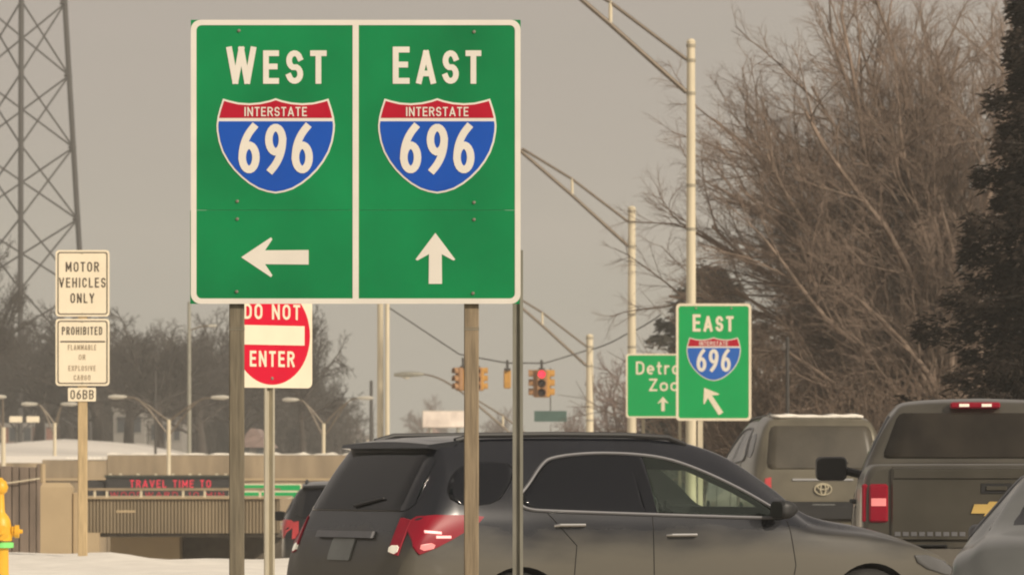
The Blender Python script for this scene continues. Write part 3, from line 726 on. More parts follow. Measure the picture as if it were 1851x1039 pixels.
t = thing('freeway_sign', 'green overhead freeway sign left of the black car', 'road sign', (X_(486, Y), Y, -4.5))
fx = lambda px: (px - 486) / q
fz = lambda py: Z_(py, 150.) + 4.5
MB().box(fx(437), fx(545), -.02, .04, fz(900), fz(874), b=.005).build('panel', M['cream'], t)
MB().box(fx(439), fx(543), -.03, -.018, fz(886), fz(876)).box(fx(439), fx(543), -.03, -.018, fz(898), fz(889)).build('green_field', M['green2'], t)
for px in (450, 530): MB().box(fx(px - 3), fx(px + 3), .05, .2, -.2, fz(880)).build('post', M['steel'], t)
Y = 180.; q = FPX / Y
t = thing('retaining_wall', 'long tan concrete retaining wall with snow along its top', 'wall', (X_(360, Y), Y, -4.6))
wx = lambda px: (px - 360) / q
wz = lambda py: Z_(py, 180.) + 4.6
MB().box(wx(194), wx(720), 0, .4, 0, wz(822), b=.01).build('wall_panel', M['concrete'], t)
MB().box(wx(76), wx(193.6), .02, .4, 0, wz(830.5), b=.01).build('wall_panel', M['concrete'], t)
MB().box(wx(-120), wx(75.6), .03, .4, 0, wz(836), b=.01).build('wall_panel', M['concrete'], t)
MB().box(wx(-120), wx(720), -.06, .018, wz(868), wz(864)).build('wall_ledge', M['concpale'], t)
mb = MB()
for a, b, z in ((194, 720, 822), (120, 193.6, 830.5)):
    n = 40; top = [(lerp(wx(a), wx(b), i / n), wz(z) + .05 + .03 * math.sin(i * 1.7) + .02 * math.sin(i * 3.1)) for i in range(n + 1)]
    mb.prism([(wx(a), wz(z) + .003), (wx(b), wz(z) + .003)] + top[::-1], -.02, .42)
mb.build('snow_cap', M['snow'], t)

# ------------------------------------------------------------------ hydrant
Y = 46.0; g = bank(X_(8, Y), Y)
t = thing('fire_hydrant', 'yellow fire hydrant with a green band on the snow', 'fire hydrant', (X_(0, Y), Y, g - .02))
q = FPX / Y; hz = lambda py: Z_(py, 46.) - t.location.z
MB().lathe([(.13, 0), (.13, .03), (.075, .045), (.072, hz(990)), (.085, hz(986)), (.085, hz(978))], n=20).build('barrel', M['hyd'], t, smooth=True)
MB().lathe([(.088, hz(990)), (.115, hz(989)), (.115, hz(980)), (.088, hz(979))], n=20).build('reflective_band', M['hydgreen'], t, smooth=True)
MB().lathe([(.10, hz(977)), (.105, hz(970)), (.095, hz(950)), (.088, hz(940)), (.07, hz(932)), (.045, hz(926)), (.04, hz(920)), (.035, hz(890))], n=20).build('upper_barrel', M['hyd'], t, smooth=True)
MB().lathe([(.035, hz(893)), (.06, hz(888)), (.07, hz(880)), (.055, hz(870)), (.03, hz(866)), (.02, hz(863))], n=16).build('bonnet', M['hyd'], t, smooth=True)
for c_, ax, r in (((.03, -.12, hz(962)), 'y', .062), ((.10, 0, hz(960)), 'x', .055)):
    s_ = -1 if ax == 'y' else 1
    n_ = MB().lathe([(r * .8, 0), (r * .8, .02 * s_), (r, .025 * s_), (r, .06 * s_), (r * .35, .065 * s_), (r * .3, .09 * s_), (.005, .092 * s_)], c_, 16, ax).build('nozzle', M['hyd'], t, smooth=True)

# ------------------------------------------------------------------ vehicles
def pchip(xk, yk, x):
    xk = np.asarray(xk, float); yk = np.asarray(yk, float); h = np.diff(xk); d = np.diff(yk) / h; n = len(xk); m = np.zeros(n)
    for i in range(1, n - 1):
        if d[i - 1] * d[i] > 0:
            w1 = 2 * h[i] + h[i - 1]; w2 = h[i] + 2 * h[i - 1]; m[i] = (w1 + w2) / (w1 / d[i - 1] + w2 / d[i])
    m[0], m[-1] = d[0], d[-1]
    i = np.clip(np.searchsorted(xk, x) - 1, 0, n - 2); t_ = (x - xk[i]) / h[i]
    return ((1 + 2 * t_) * (1 - t_) ** 2) * yk[i] + t_ * (1 - t_) ** 2 * h[i] * m[i] + t_ ** 2 * (3 - 2 * t_) * yk[i + 1] + t_ ** 2 * (t_ - 1) * h[i] * m[i + 1]
class Car:
    """lofted body: stations (x, zb, wl, zm, wm, zs, ws, zt, wt, crown); x forward, right side at y<0"""
    def __init__(s, st, shrink=None):
        st = np.array(st, float); n = len(st); k = np.arange(n); per = 5
        u = np.linspace(0, n - 1, (n - 1) * per + 1)
        X = np.interp(u, k, st[:, 0])
        P = [X] + [pchip(st[:, 0], st[:, c], X) for c in range(1, 10)]
        s.X = X; sec = []
        for i in range(len(X)):
            x, zb, wl, zm, wm, zs, ws, zt, wt, cr = [p[i] for p in P]
            e = min(.075, .45 * max(zt - zs, .02))
            cy = [0, wl * .96, wl, wm, ws, wt, wt - min(.09, wt * .3), wt * .5, 0]; cz = [zb, zb, zb + .05, zm, zs, zt - e, zt, zt + cr * .75, zt + cr]
            kk = np.arange(9); uu = np.concatenate([[0, 1], np.linspace(1, 2, 3)[1:], np.linspace(2, 3, 6)[1:], np.linspace(3, 4, 6)[1:], np.linspace(4, 5, 10)[1:], np.linspace(5, 6, 5)[1:], np.linspace(6, 8, 9)[1:]])
            sec.append((pchip(kk, cy, uu), pchip(kk, cz, uu), uu))
        s.sy = np.array([a[0] for a in sec]); s.sz = np.array([a[1] for a in sec]); s.uu = sec[0][2]
    def mesh(s):
        n = s.sy.shape[1]; mb = MB(); rings = []
        for i, x in enumerate(s.X):
            r = [(x, -s.sy[i, j], s.sz[i, j]) for j in range(n)] + [(x, s.sy[i, j], s.sz[i, j]) for j in range(n - 2, 0, -1)]
            rings.append(r)
        return mb.loft(rings)
    def row(s, x):
        x = min(max(x, s.X[0]), s.X[-1]); i = int(np.clip(np.searchsorted(s.X, x) - 1, 0, len(s.X) - 2)); t_ = (x - s.X[i]) / (s.X[i + 1] - s.X[i])
        return s.sy[i] * (1 - t_) + s.sy[i + 1] * t_, s.sz[i] * (1 - t_) + s.sz[i + 1] * t_
    def side(s, x, z, d=0):
        y, zz = s.row(x); a = np.argmax(s.uu >= 2); b = np.argmax(s.uu >= 6)
        yy = np.interp(z, zz[a:b + 1], y[a:b + 1]); y2 = np.interp(z + .05, zz[a:b + 1], y[a:b + 1])
        nz = max(-.2, min(.9, (yy - y2) / .05)); L = math.hypot(1, nz)
        return Vector((x, -(yy + d / L), z + d * nz / L))
    def top(s, x, y):
        yy, zz = s.row(x); b = np.argmax(s.uu >= 4); return float(np.interp(abs(y), yy[b:][::-1], zz[b:][::-1]))
    def end(s, y, z, xa, xb, d=0):
        """surface point with given y,z between xa (outer end) and xb (inboard)"""
        a, b = xa, xb
        for _ in range(26):
            m = (a + b) / 2
            if s.top(m, y) < z: a = m
            else: b = m
        return Vector((a + d * (1 if xb < xa else -1), y, z))
def scan(poly, rows, cols):
    zs = [p[1] for p in poly]; z0, z1 = min(zs), max(zs); out = []
    for r in range(rows + 1):
        u = (1 - math.cos(math.pi * r / rows)) / 2; z = lerp(z0, z1, min(max(u, .004), .996)); xs_ = []
        n = len(poly)
        for i in range(n):
            a, b = poly[i], poly[(i + 1) % n]
            if (a[1] - z) * (b[1] - z) < 0: xs_.append(a[0] + (b[0] - a[0]) * (z - a[1]) / (b[1] - a[1]))
        if len(xs_) >= 2: out.append([(lerp(min(xs_), max(xs_), c / cols), z) for c in range(cols + 1)])
    return out
def panel(mb, poly, fn, d0, d1, rows=8, cols=12, m=0, flip=False):
    g = scan(poly, rows, cols); nr, nc = len(g), cols + 1
    F_ = [[fn(a, b, d1) for a, b in r] for r in g]; B_ = [[fn(a, b, d0) for a, b in r] for r in g]
    vs = [p for r in F_ for p in r] + [p for r in B_ for p in r]; N = nr * nc; fs = []
    for i in range(nr - 1):
        for j in range(nc - 1):
            a = i * nc + j; fs += [(a, a + 1, a + nc + 1, a + nc), (N + a, N + a + nc, N + a + nc + 1, N + a + 1)]
    edge = [j for j in range(nc)] + [i * nc + nc - 1 for i in range(1, nr)] + [(nr - 1) * nc + j for j in range(nc - 2, -1, -1)] + [i * nc for i in range(nr - 2, 0, -1)]
    for i in range(len(edge)):
        a, b = edge[i], edge[(i + 1) % len(edge)]; fs.append((b, a, N + a, N + b))
    if flip: fs = [f[::-1] for f in fs]
    return mb.add(vs, fs, m)
def smoothpoly(p, n=3):
    for _ in range(n):
        o = []
        for i in range(len(p)):
            a, b = p[i], p[(i + 1) % len(p)]; o += [(a[0] * .75 + b[0] * .25, a[1] * .75 + b[1] * .25), (a[0] * .25 + b[0] * .75, a[1] * .25 + b[1] * .75)]
        p = o
    return p
def roundpoly(p, r, n=4):
    o = []; m = len(p)
    for i in range(m):
        a, b, c = Vector(p[i - 1]), Vector(p[i]), Vector(p[(i + 1) % m]); u, v = (a - b), (c - b); k = min(r, u.length * .45, v.length * .45)
        o += bez(tuple(b + u.normalized() * k), tuple(b), tuple(b + v.normalized() * k), n)
    return o
def mir(v): return Vector((v[0], -v[1], v[2]))
def both(fn, sgn_):
    return fn if sgn_ > 0 else (lambda a, b, d: mir(fn(a, b, d)))
def outward(me):
    b = bmesh.new(); b.from_mesh(me); bmesh.ops.recalc_face_normals(b, faces=b.faces[:]); b.to_mesh(me); b.free()
def boolean(o, cutter_mb, solver='EXACT', op='DIFFERENCE'):
    me = bpy.data.meshes.new('cut'); me.from_pydata(cutter_mb.v, [], cutter_mb.f)
    me.polygons.foreach_set('material_index', cutter_mb.m)
    for x in o.data.materials: me.materials.append(x)
    outward(me)
    c = bpy.data.objects.new('cut', me); COL.objects.link(c); c.parent = o.parent; c.location = o.location
    md = o.modifiers.new('b', 'BOOLEAN'); md.object = c; md.operation = op; md.solver = solver
    bpy.context.view_layer.update(); dg = bpy.context.evaluated_depsgraph_get()
    new = bpy.data.meshes.new_from_object(o.evaluated_get(dg)); o.modifiers.clear(); o.data = new
    bpy.data.objects.remove(c); bpy.data.meshes.remove(me)
def arches(o, cars):
    outward(o.data)
    for x, r, w in cars:
        mb = MB()
        for s_ in (-1, 1): mb.lathe([(r, w * s_), (r, 1.3 * s_)] if s_ > 0 else [(r, 1.3 * s_), (r, w * s_)], (x, 0, .36), 40, 'y', m=1)
        # y-axis lathe builds cylinders along y
        boolean(o, mb)
def wheel(t, x, y, r, sgn_, wd=.23):
    W_ = MB().lathe([(r * .70, -wd / 2), (r * .93, -wd / 2), (r, -wd * .36), (r, wd * .36), (r * .93, wd / 2), (r * .70, wd / 2)], (x, y, r), 36, 'y').build('tyre', M['rubber'], None, smooth=True)
    wh = MB(); f = y + sgn_ * wd * .38
    wh.lathe([(r * .68, f - .05 * sgn_), (r * .70, f), (r * .64, f + .01 * sgn_), (r * .60, f - .04 * sgn_)], (x, 0, r), 32, 'y')
    for k in range(5):
        a = k * 2 * math.pi / 5; d = Vector((math.cos(a), 0, math.sin(a)))
        wh.tube([Vector((x, f - .01 * sgn_, r)) + d * r * .05, Vector((x, f - .005 * sgn_, r)) + d * r * .64], [.045, .032], 6)
    wh.lathe([(.06, f - .06 * sgn_), (.06, f + .01 * sgn_), (.01, f + .015 * sgn_)], (x, 0, r), 16, 'y')
    e = wh.build('wheel', M['alloy'], t); W_.parent = e; return e
def mirror_part(t, x, z, y, sgn_, m='plastic', s=1.):
    rings = [[(x + dx * s, sgn_ * a, b) for a, b in rrect(y + (.05 + e0) * s, y + (.24 - e0) * s, z + (-.065 + e0) * s, z + (.075 - e0) * s, (.05 - e0 * .4) * s)] for dx, e0 in ((-.03, .012), (-.01, 0), (.05, .004), (.10, .025), (.13, .045))]
    MB().loft(rings).tube([(x + .03, sgn_ * (y - .06), z - .05 * s), (x + .03, sgn_ * (y + .02), z - .04 * s), (x + .04, sgn_ * (y + .10 * s), z - .03 * s)], .025, 8).build('side_mirror', M[m], t, smooth=True)

SUVST = [
 (-2.37, .40, .55, .50, .62, .60, .62, .66, .52, .00),
 (-2.34, .32, .72, .50, .78, .66, .78, .80, .68, .01),
 (-2.29, .29, .78, .55, .84, .80, .83, .94, .735, .01),
 (-2.22, .28, .82, .60, .875, .92, .865, 1.10, .735, .012),
 (-2.12, .27, .85, .62, .895, .98, .88, 1.28, .715, .015),
 (-1.97, .26, .865, .62, .91, 1.01, .89, 1.50, .685, .02),
 (-1.88, .25, .87, .62, .915, 1.03, .893, 1.60, .660, .02),
 (-1.70, .25, .875, .62, .922, 1.045, .897, 1.622, .645, .018),
 (-1.43, .25, .88, .62, .928, 1.045, .90, 1.635, .635, .018),
 (-.90, .24, .88, .60, .905, 1.035, .892, 1.642, .63, .018),
 (-.30, .24, .88, .60, .902, 1.015, .89, 1.638, .63, .018),
 (.05, .24, .88, .60, .902, 1.0, .889, 1.612, .63, .02),
 (.35, .24, .88, .60, .905, .985, .888, 1.535, .65, .03),
 (.75, .24, .88, .60, .91, .97, .886, 1.315, .69, .03),
 (1.04, .24, .88, .61, .92, .955, .885, 1.10, .76, .03),
 (1.20, .24, .88, .62, .925, .945, .884, 1.055, .775, .03),
 (1.43, .25, .875, .62, .928, .935, .88, 1.02, .765, .035),
 (1.75, .26, .865, .62, .91, .89, .865, .955, .73, .04),
 (2.02, .27, .83, .60, .87, .82, .82, .88, .68, .035),
 (2.22, .29, .75, .56, .79, .74, .74, .80, .61, .02),
 (2.36, .34, .60, .52, .63, .64, .60, .69, .48, .0)]
def scaled(st, kx, ky, kz, **kw):
    return [tuple([a[0] * kx, a[1] * kz, a[2] * ky, a[3] * kz, a[4] * ky, a[5] * kz, a[6] * ky, a[7] * kz, a[8] * ky, a[9] * kz]) for a in st]
def seams(t, car, lines, sg, r=.004):
    for l in lines:
        pts = []
        for i in range(len(l) - 1):
            for k in range(8): pts.append((lerp(l[i][0], l[i + 1][0], k / 8), lerp(l[i][1], l[i + 1][1], k / 8)))
        pts.append(l[-1]); f = both(car.side, sg); MB().tube([f(a, b, .0) for a, b in pts], r, 5).build('door_seam', M['well'], t)
DLO = [(-1.43, 1.19), (-1.36, 1.145), (-1.2, 1.135), (-.3, 1.105), (.68, 1.075), (.76, 1.085), (.72, 1.12), (.45, 1.27), (.15, 1.405), (-.12, 1.495), (-.4, 1.525), (-.75, 1.53), (-1.06, 1.50), (-1.16, 1.45), (-1.32, 1.30), (-1.42, 1.225)]
def suv(t, car, paintm, kx=1, ky=1, kz=1, detail=True, seethrough=False, wheelr=.36, lens='lens', lit=True, chrome='chromedull', rearglass='glass', gtop=1.535, gbot=1.135, bar=True, ldz=0):
    sc = lambda P: [(a * kx, b * kz) for a, b in P]
    body = car.mesh().build('body', [paintm, M['well']], t, smooth=50)
    arches(body, [(-1.43 * kx, .40, .55 * ky), (1.43 * kx, .40, .55 * ky)])
    dl = smoothpoly(sc(DLO), 2); cxm = -.35 * kx; czm = 1.3 * kz
    inn = [(cxm + (a - cxm) * .985, czm + (b - czm) * .95) for a, b in dl]
    win_rear = [p for p in inn]
    def cut(poly, xlo, xhi):
        o = []
        n = len(poly)
        for i in range(n):
            a, b = poly[i], poly[(i + 1) % n]
            ia = xlo <= a[0] <= xhi; ib = xlo <= b[0] <= xhi
            if ia: o.append(a)
            if ia != ib:
                xx = xlo if (min(a[0], b[0]) < xlo < max(a[0], b[0])) else xhi; t_ = (xx - a[0]) / (b[0] - a[0]); o.append((xx, a[1] + (b[1] - a[1]) * t_))
        return o
    xb = -.36 * kx
    frontw, rearw = cut(inn, xb + .04, 9), cut(inn, -9, xb - .04)
    if seethrough:
        # hollow cabin behind the front door glass, opened on both sides
        fw = [(a, b) for a, b in frontw]; prismv = MB()
        for p in (fw,):
            n = len(p); tri = geometry.tessellate_polygon([[Vector((a, b, 0)) for a, b in p]])
            ar = sum(p[i][0] * p[(i + 1) % n][1] - p[(i + 1) % n][0] * p[i][1] for i in range(n))
            prismv.loft([[(a, y, b) for a, b in (p if ar > 0 else p[::-1])] for y in (1.2, -1.2)], m=1)
        cab = MB(); cab.loft([[(x_, -.62, .55), (x_, .62, .55), (x_, .62, 1.2), (x_, .52, zz), (x_, -.52, zz), (x_, -.62, 1.2)] for x_, zz in ((-.9, 1.50), (.1, 1.50), (.5, 1.38), (.66, 1.22))][::-1], m=1)
        boolean(body, cab)
        dash = MB(); dash.loft([[(x_, -.64, z0_), (x_, .64, z0_), (x_, .58, z1_), (x_, -.58, z1_)] for x_, z0_, z1_ in ((.45, .97, 1.40), (.70, .97, 1.27), (.93, .985, 1.105))][::-1], m=1); boolean(body, dash)
        boolean(body, prismv)
        wsc = MB(); panel(wsc, roundpoly([(-.64, 1.15), (.64, 1.15), (.55, 1.52), (-.55, 1.52)], .06), lambda a, b, d: car.end(a, b, 1.10, .0, d), -.25, .15, 8, 10, m=1); boolean(body, wsc)
    body.data.polygons.foreach_set('use_smooth', [True] * len(body.data.polygons))
    try: body.data.set_sharp_from_angle(angle=R(42))
    except Exception: pass
    for sg in (1, -1):
        f = both(car.side, sg)
        MBg = MB(); panel(MBg, rearw, f, -.01, .004, 10, 14, flip=sg < 0); MBg.build('side_window', M['glass'], t, smooth='all')
        MBg = MB(); panel(MBg, frontw, f, -.004, .003, 10, 14, flip=sg < 0); MBg.build('side_window', M['clear'] if seethrough else M['glass'], t, smooth='all')
        loop = [f(a, b, .006) for a, b in dl]; tr = MB(); n = len(loop)
        tr.tube(loop + [loop[0], loop[1]], .0125 * kz, 6); tr.build('window_trim', M[chrome], t, smooth=True)
        bp = MB(); panel(bp, [(xb - .045, 1.10 * kz), (xb + .045, 1.095 * kz), (xb + .01, 1.52 * kz), (xb - .08, 1.52 * kz)], f, -.01, .0055, 6, 3, flip=sg < 0); bp.build('door_pillar', M['glass'], t)
        seams(t, car, [[(-1.02 * kx, .55 * kz), (-.98 * kx, .9 * kz), (-1.2 * kx, 1.12 * kz)], [(xb, .42 * kz), (xb, 1.09 * kz)], [(.72 * kx, .42 * kz), (.80 * kx, .75 * kz), (.76 * kx, 1.06 * kz)], [(-.96 * kx, .42 * kz), (.73 * kx, .42 * kz)]], sg)
        for hx, hzv in ((-1.03, 1.035), (-.13, .965)):
            p0 = f(hx * kx - .10, hzv * kz, .03); p1 = f(hx * kx + .10, hzv * kz, .03)
            h_ = MB().tube([f(hx * kx - .115, hzv * kz, -.005), p0, p1, f(hx * kx + .115, hzv * kz, -.005)], .014, 8).build('door_handle', M['chrome'], t, smooth=True)
        qg = MB(); panel(qg, smoothpoly([(-2.0 * kx, 1.18 * kz), (-1.60 * kx, 1.17 * kz), (-1.47 * kx, 1.29 * kz), (-1.36 * kx, 1.42 * kz), (-1.40 * kx, 1.47 * kz), (-1.84 * kx, 1.47 * kz)], 2), f, -.008, .003, 8, 8, flip=sg < 0); qg.build('quarter_window', M['glass'], t, smooth='all')
        # tail lamp wrapping from the rear face onto the flank
        tl = MB(); panel(tl, smoothpoly([(-2.25 * kx, .83 * kz), (-2.05 * kx, .90 * kz), (-1.72 * kx, 1.07 * kz), (-1.70 * kx, 1.11 * kz), (-2.17 * kx, 1.11 * kz), (-2.22 * kx, 1.05 * kz)], 1), (lambda a, b, d: f(a, b + ldz, d)), -.02, .012, 7, 8, flip=sg < 0)
        fe = (lambda a, b, d, s_=sg: car.end(a * (-1 if s_ > 0 else 1), b, -2.37 * kx, -1.9 * kx, d))
        panel(tl, [(.67 * ky, .86 * kz), (.765 * ky, .84 * kz), (.75 * ky, 1.09 * kz), (.67 * ky, 1.095 * kz)], (lambda a, b, d: fe(a, b + ldz, d)), -.02, .012, 6, 6, flip=sg > 0)
        lp = tl.build('tail_light', M[lens], t, smooth=True)
        if lit:
            b1 = MB(); panel(b1, [(-2.16 * kx, .985 * kz), (-2.04 * kx, .982 * kz), (-2.04 * kx, 1.0 * kz), (-2.16 * kx, 1.003 * kz)], f, .0, .016, 3, 5, flip=sg < 0)
            panel(b1, [(-2.08 * kx, .955 * kz), (-1.97 * kx, .955 * kz), (-1.97 * kx, .972 * kz), (-2.08 * kx, .972 * kz)], f, .0, .0155, 3, 5, flip=sg < 0); b1.build('brake_lamp', M['bulb'], lp)
            b2 = MB(); panel(b2, smoothpoly([(-2.20 * kx, .87 * kz), (-2.09 * kx, .88 * kz), (-2.09 * kx, .925 * kz), (-2.20 * kx, .92 * kz)], 1), f, .0, .016, 3, 4, flip=sg < 0); b2.build('reversing_lamp', M['bulbpink'], lp)
            b3 = MB(); panel(b3, smoothpoly([(.67 * ky, .855 * kz), (.755 * ky, .85 * kz), (.755 * ky, .91 * kz), (.67 * ky, .91 * kz)], 1), fe, .0, .018, 3, 4, flip=sg > 0); b3.build('reversing_lamp', M['lensclear'], lp)
        rr = MB(); pts = [(x_, .57 * ky) for x_ in (-1.75, -1.6, -1.0, -.4, -.05, .1)]
        rr.tube([(a * kx, -sg * b, car.top(a * kx, b) + (0.03 if 0 < i < 5 else .0)) for i, (a, b) in enumerate(pts)], [.02, .02, .02, .02, .02, .015], 8); rr.build('roof_rail', M['plastic'], t, smooth=True)
        mirror_part(t, .62 * kx, 1.135 * kz, .84 * ky, -sg, s=.95)
        wheel(t, -1.43 * kx, -sg * .80 * ky, wheelr, -sg); wheel(t, 1.43 * kx, -sg * .80 * ky, wheelr, -sg)
        hl = MB(); fh = (lambda a, b, d, s_=sg: car.side(a, b, d) if s_ > 0 else mir(car.side(a, b, d)))
        panel(hl, smoothpoly([(1.85 * kx, .72 * kz), (2.25 * kx, .64 * kz), (2.28 * kx, .72 * kz), (1.80 * kx, .84 * kz)], 1), fh, -.01, .01, 5, 6, flip=sg < 0); hl.build('headlight', M['headlens'], t, smooth='all')
    fe = lambda a, b, d: car.end(a, b, -2.37 * kx, -1.8 * kx, d)
    g_ = MB(); panel(g_, roundpoly([(-.73 * ky, gbot * kz), (.73 * ky, gbot * kz), (.655 * ky, gtop * kz), (-.655 * ky, gtop * kz)], .09), fe, -.01, .006, 8, 12, flip=True); g_.build('rear_window', M[rearglass], t, smooth='all')
    wp = MB(); wp.tube([fe(.02 * ky, gbot * kz + .035, .02), fe(-.34 * ky, gbot * kz + .09, .02)], [.012, .007], 6); wp.build('rear_wiper', M['plastic'], t)
    sp = MB(); zr = 1.60 * kz; xr = -1.88 * kx
    sp.loft([[(xr + .14, y, zr + .02 + .02 * (1 - (y / .6) ** 2)), (xr - .10, y, zr - .01 + .02 * (1 - (y / .6) ** 2)), (xr - .11, y, zr - .035), (xr + .05, y, zr - .06)] for y in np.linspace(-.62 * ky, .62 * ky, 9)]); sp.build('rear_spoiler', paintm, t, smooth=True)
    if bar: g_ = MB(); panel(g_, [(-.40 * ky, .955 * kz), (.40 * ky, .955 * kz), (.40 * ky, 1.0 * kz), (-.40 * ky, 1.0 * kz)], fe, -.01, .03, 3, 8, flip=True); g_.build('tailgate_handle_bar', M['chromedull'], t)
    g_ = MB(); panel(g_, rrect(-.16, .16, (.80 if bar else .50) * kz, (.80 if bar else .50) * kz + .15, .01), fe, -.005, .012, 4, 6, flip=True); g_.build('licence_plate', M['plate'], t)
    bm = MB(); bm.loft([[(xr_, y, z) for z, xr_ in ((.42 * kz, -2.30 * kx), (.46 * kz, -2.40 * kx), (.60 * kz, -2.41 * kx), (.66 * kz, -2.33 * kx))] if abs(y) < .7 * ky else [(xr_ + .16, y, z) for z, xr_ in ((.42 * kz, -2.30 * kx), (.46 * kz, -2.40 * kx), (.60 * kz, -2.41 * kx), (.66 * kz, -2.33 * kx))] for y in (-.82 * ky, -.68 * ky, -.4 * ky, 0, .4 * ky, .68 * ky, .82 * ky)]); bm.build('bumper', M['plastic'], t, smooth=True)
    fw_ = lambda a, b, d: car.end(a, b, 1.10 * kx, .0, d)
    ws = MB(); panel(ws, roundpoly([(-.70 * ky, 1.13 * kz), (.70 * ky, 1.13 * kz), (.60 * ky, 1.55 * kz), (-.60 * ky, 1.55 * kz)], .08), fw_, -.01, .005, 8, 10); ws.build('windscreen', M['clear'] if seethrough else M['glass'], t, smooth='all')
    return body
# navy crossover crossing in front of the signs
PA = paint('navy_paint', (.0055, .007, .012), (.115, .104, .078), .92, .2, .25, .8)  # olive lower tone: salt dust plus ground reflection put into the colour
yawS = R(30)
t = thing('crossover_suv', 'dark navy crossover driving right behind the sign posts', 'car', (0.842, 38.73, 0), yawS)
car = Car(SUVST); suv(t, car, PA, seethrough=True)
for yy in (-.36, .36):
    sb = MB(); sb.box(-.42, .10, yy - .24, yy + .24, .62, .78, b=.04); sb.build('front_seat', M['seat'], t)
    sb = MB(); sb.loft([[(x_, yy - w_, z_), (x_ + .10, yy - w_, z_), (x_ + .10, yy + w_, z_), (x_, yy + w_, z_)] for x_, z_, w_ in ((-.42, .76, .22), (-.50, 1.05, .23), (-.58, 1.24, .18))]); sb.loft([[(x_, yy - w_, z_), (x_ + .08, yy - w_, z_), (x_ + .08, yy + w_, z_), (x_, yy + w_, z_)] for x_, z_, w_ in ((-.59, 1.26, .10), (-.60, 1.34, .13), (-.60, 1.41, .11))]); sb.build('seat_back', M['seat'], t, smooth=True)
sw_ = MB(); sw_.tube([Vector((.30 + .07 * math.sin(a), .36 + .18 * math.cos(a), 1.06 + .17 * math.sin(a))) for a in [k * 2 * math.pi / 20 for k in range(21)]], .014, 6); sw_.build('steering_wheel', M['plastic'], t)

# gold-grey large SUV in the queue
PB = paint('champagne_paint', (.135, .12, .085), (.17, .15, .105), .7, .35, .35, .4)
kx, ky, kz = 1.06, 1.06, 1.155
g = .19
t = thing('large_suv', 'champagne full-size wagon seen from behind, left of the pickup', 'car', (X_(1434, 77), 77, g), R(90 + 6.5))
ST2 = [list(a) for a in scaled(SUVST, kx, ky, kz)]
for a, (xr, zt, wt) in zip(ST2, ((-2.46, .78, .7), (-2.44, 1.00, .82), (-2.42, 1.18, .84), (-2.38, 1.32, .82), (-2.30, 1.55, .80), (-2.20, 1.78, .77), (-2.12, 1.87, .75), (-1.95, 1.905, .74), (-1.52, 1.93, .73))):
    a[0], a[7], a[8] = xr, zt, wt
car = Car(ST2); suv(t, car, PB, kx, ky, kz, lens='lenspink', lit=False, gtop=1.555, gbot=1.04, bar=False, ldz=-.17, rearglass='reflectglass')
ce = lambda a, b, d: car.end(a, b, -2.46, -2.0, d)
for rx, rz_, oz in ((.115, .078, 0), (.036, .074, 0), (.075, .034, .03)):
    e = MB(); e.tube([ce(rx * math.cos(a), .93 + oz + rz_ * math.sin(a), .022) for a in [k * 2 * math.pi / 24 for k in range(25)]], .010, 6); e.build('emblem', M['pale_emblem'], t)
e = MB(); panel(e, [(-.42, 1.05), (.42, 1.05), (.42, 1.075), (-.42, 1.075)], ce, 0, .02, 2, 8, flip=True); e.build('chrome_strip', M['chrome'], t)
sn = MB(); nn = 14; pts = [(lerp(-.62, .62, i / nn), .004 + .018 * max(0, math.sin(i * 1.9)) + .006 * math.sin(i * .7)) for i in range(nn + 1)]
sn.loft([[(-2.1, y, 1.905), (-2.1, y, 1.93 + h), (-1.5, y, 1.95 + h * .8), (-1.5, y, 1.93)] for y, h in pts]); sn.build('roof_snow', M['snow'], t, smooth='all')

# black small SUV in the lane on the left
PC = paint('black_paint', (.013, .013, .014), (.09, .08, .06), .7, .3, .25, .5)
kx, ky, kz = .97, .98, .965
t = thing('hatchback_car', 'black hatchback seen from behind between the do not enter pole and the navy crossover', 'car', (X_(628, 77), 77, gz(X_(628, 77), 77) + .01), R(90 + 1.5))
car = Car(scaled(SUVST, kx, ky, kz)); suv(t, car, PC, kx, ky, kz, lens='lenspink', lit=False)

# silver sedan at the right edge
PD = paint('silver_paint', (.15, .156, .15), (.17, .165, .14), .6, .45, .35, .5)
SED = [
 (-2.36, .40, .60, .48, .66, .58, .66, .68, .58, .0), (-2.30, .30, .76, .50, .82, .70, .80, .84, .72, .01), (-2.22, .27, .82, .55, .87, .82, .85, .95, .76, .015),
 (-2.0, .25, .85, .58, .895, .88, .87, 1.0, .77, .02), (-1.75, .24, .86, .58, .90, .90, .88, 1.03, .77, .02), (-1.55, .23, .87, .58, .905, .91, .885, 1.08, .75, .02),
 (-1.15, .23, .87, .58, .905, .925, .885, 1.27, .66, .025), (-.75, .22, .87, .57, .90, .925, .88, 1.41, .585, .03), (-.45, .22, .87, .57, .90, .92, .878, 1.45, .57, .03), (0, .22, .87, .57, .90, .91, .878, 1.465, .565, .03),
 (.3, .22, .87, .57, .90, .90, .876, 1.43, .57, .03), (.7, .22, .87, .57, .90, .89, .875, 1.25, .63, .03), (1.15, .22, .87, .57, .905, .87, .87, 1.0, .74, .03), (1.45, .23, .86, .57, .90, .85, .86, .93, .74, .03),
 (1.9, .25, .83, .55, .86, .78, .82, .84, .68, .03), (2.2, .27, .74, .52, .77, .68, .72, .74, .60, .02), (2.36, .32, .58, .48, .60, .58, .56, .62, .46, .0)]
t = thing('silver_sedan', 'silver sedan cut off by the lower right edge of the picture', 'car', (X_(2056, 32.0), 32.0, .01), R(79.5))
car = Car(scaled(SED, 1, 1, 1.035)); body = car.mesh().build('body', [PD, M['well']], t, smooth=50); arches(body, [(-1.38, .37, .55), (1.38, .37, .55)])
body.data.polygons.foreach_set('use_smooth', [True] * len(body.data.polygons)); body.data.set_sharp_from_angle(angle=R(42))
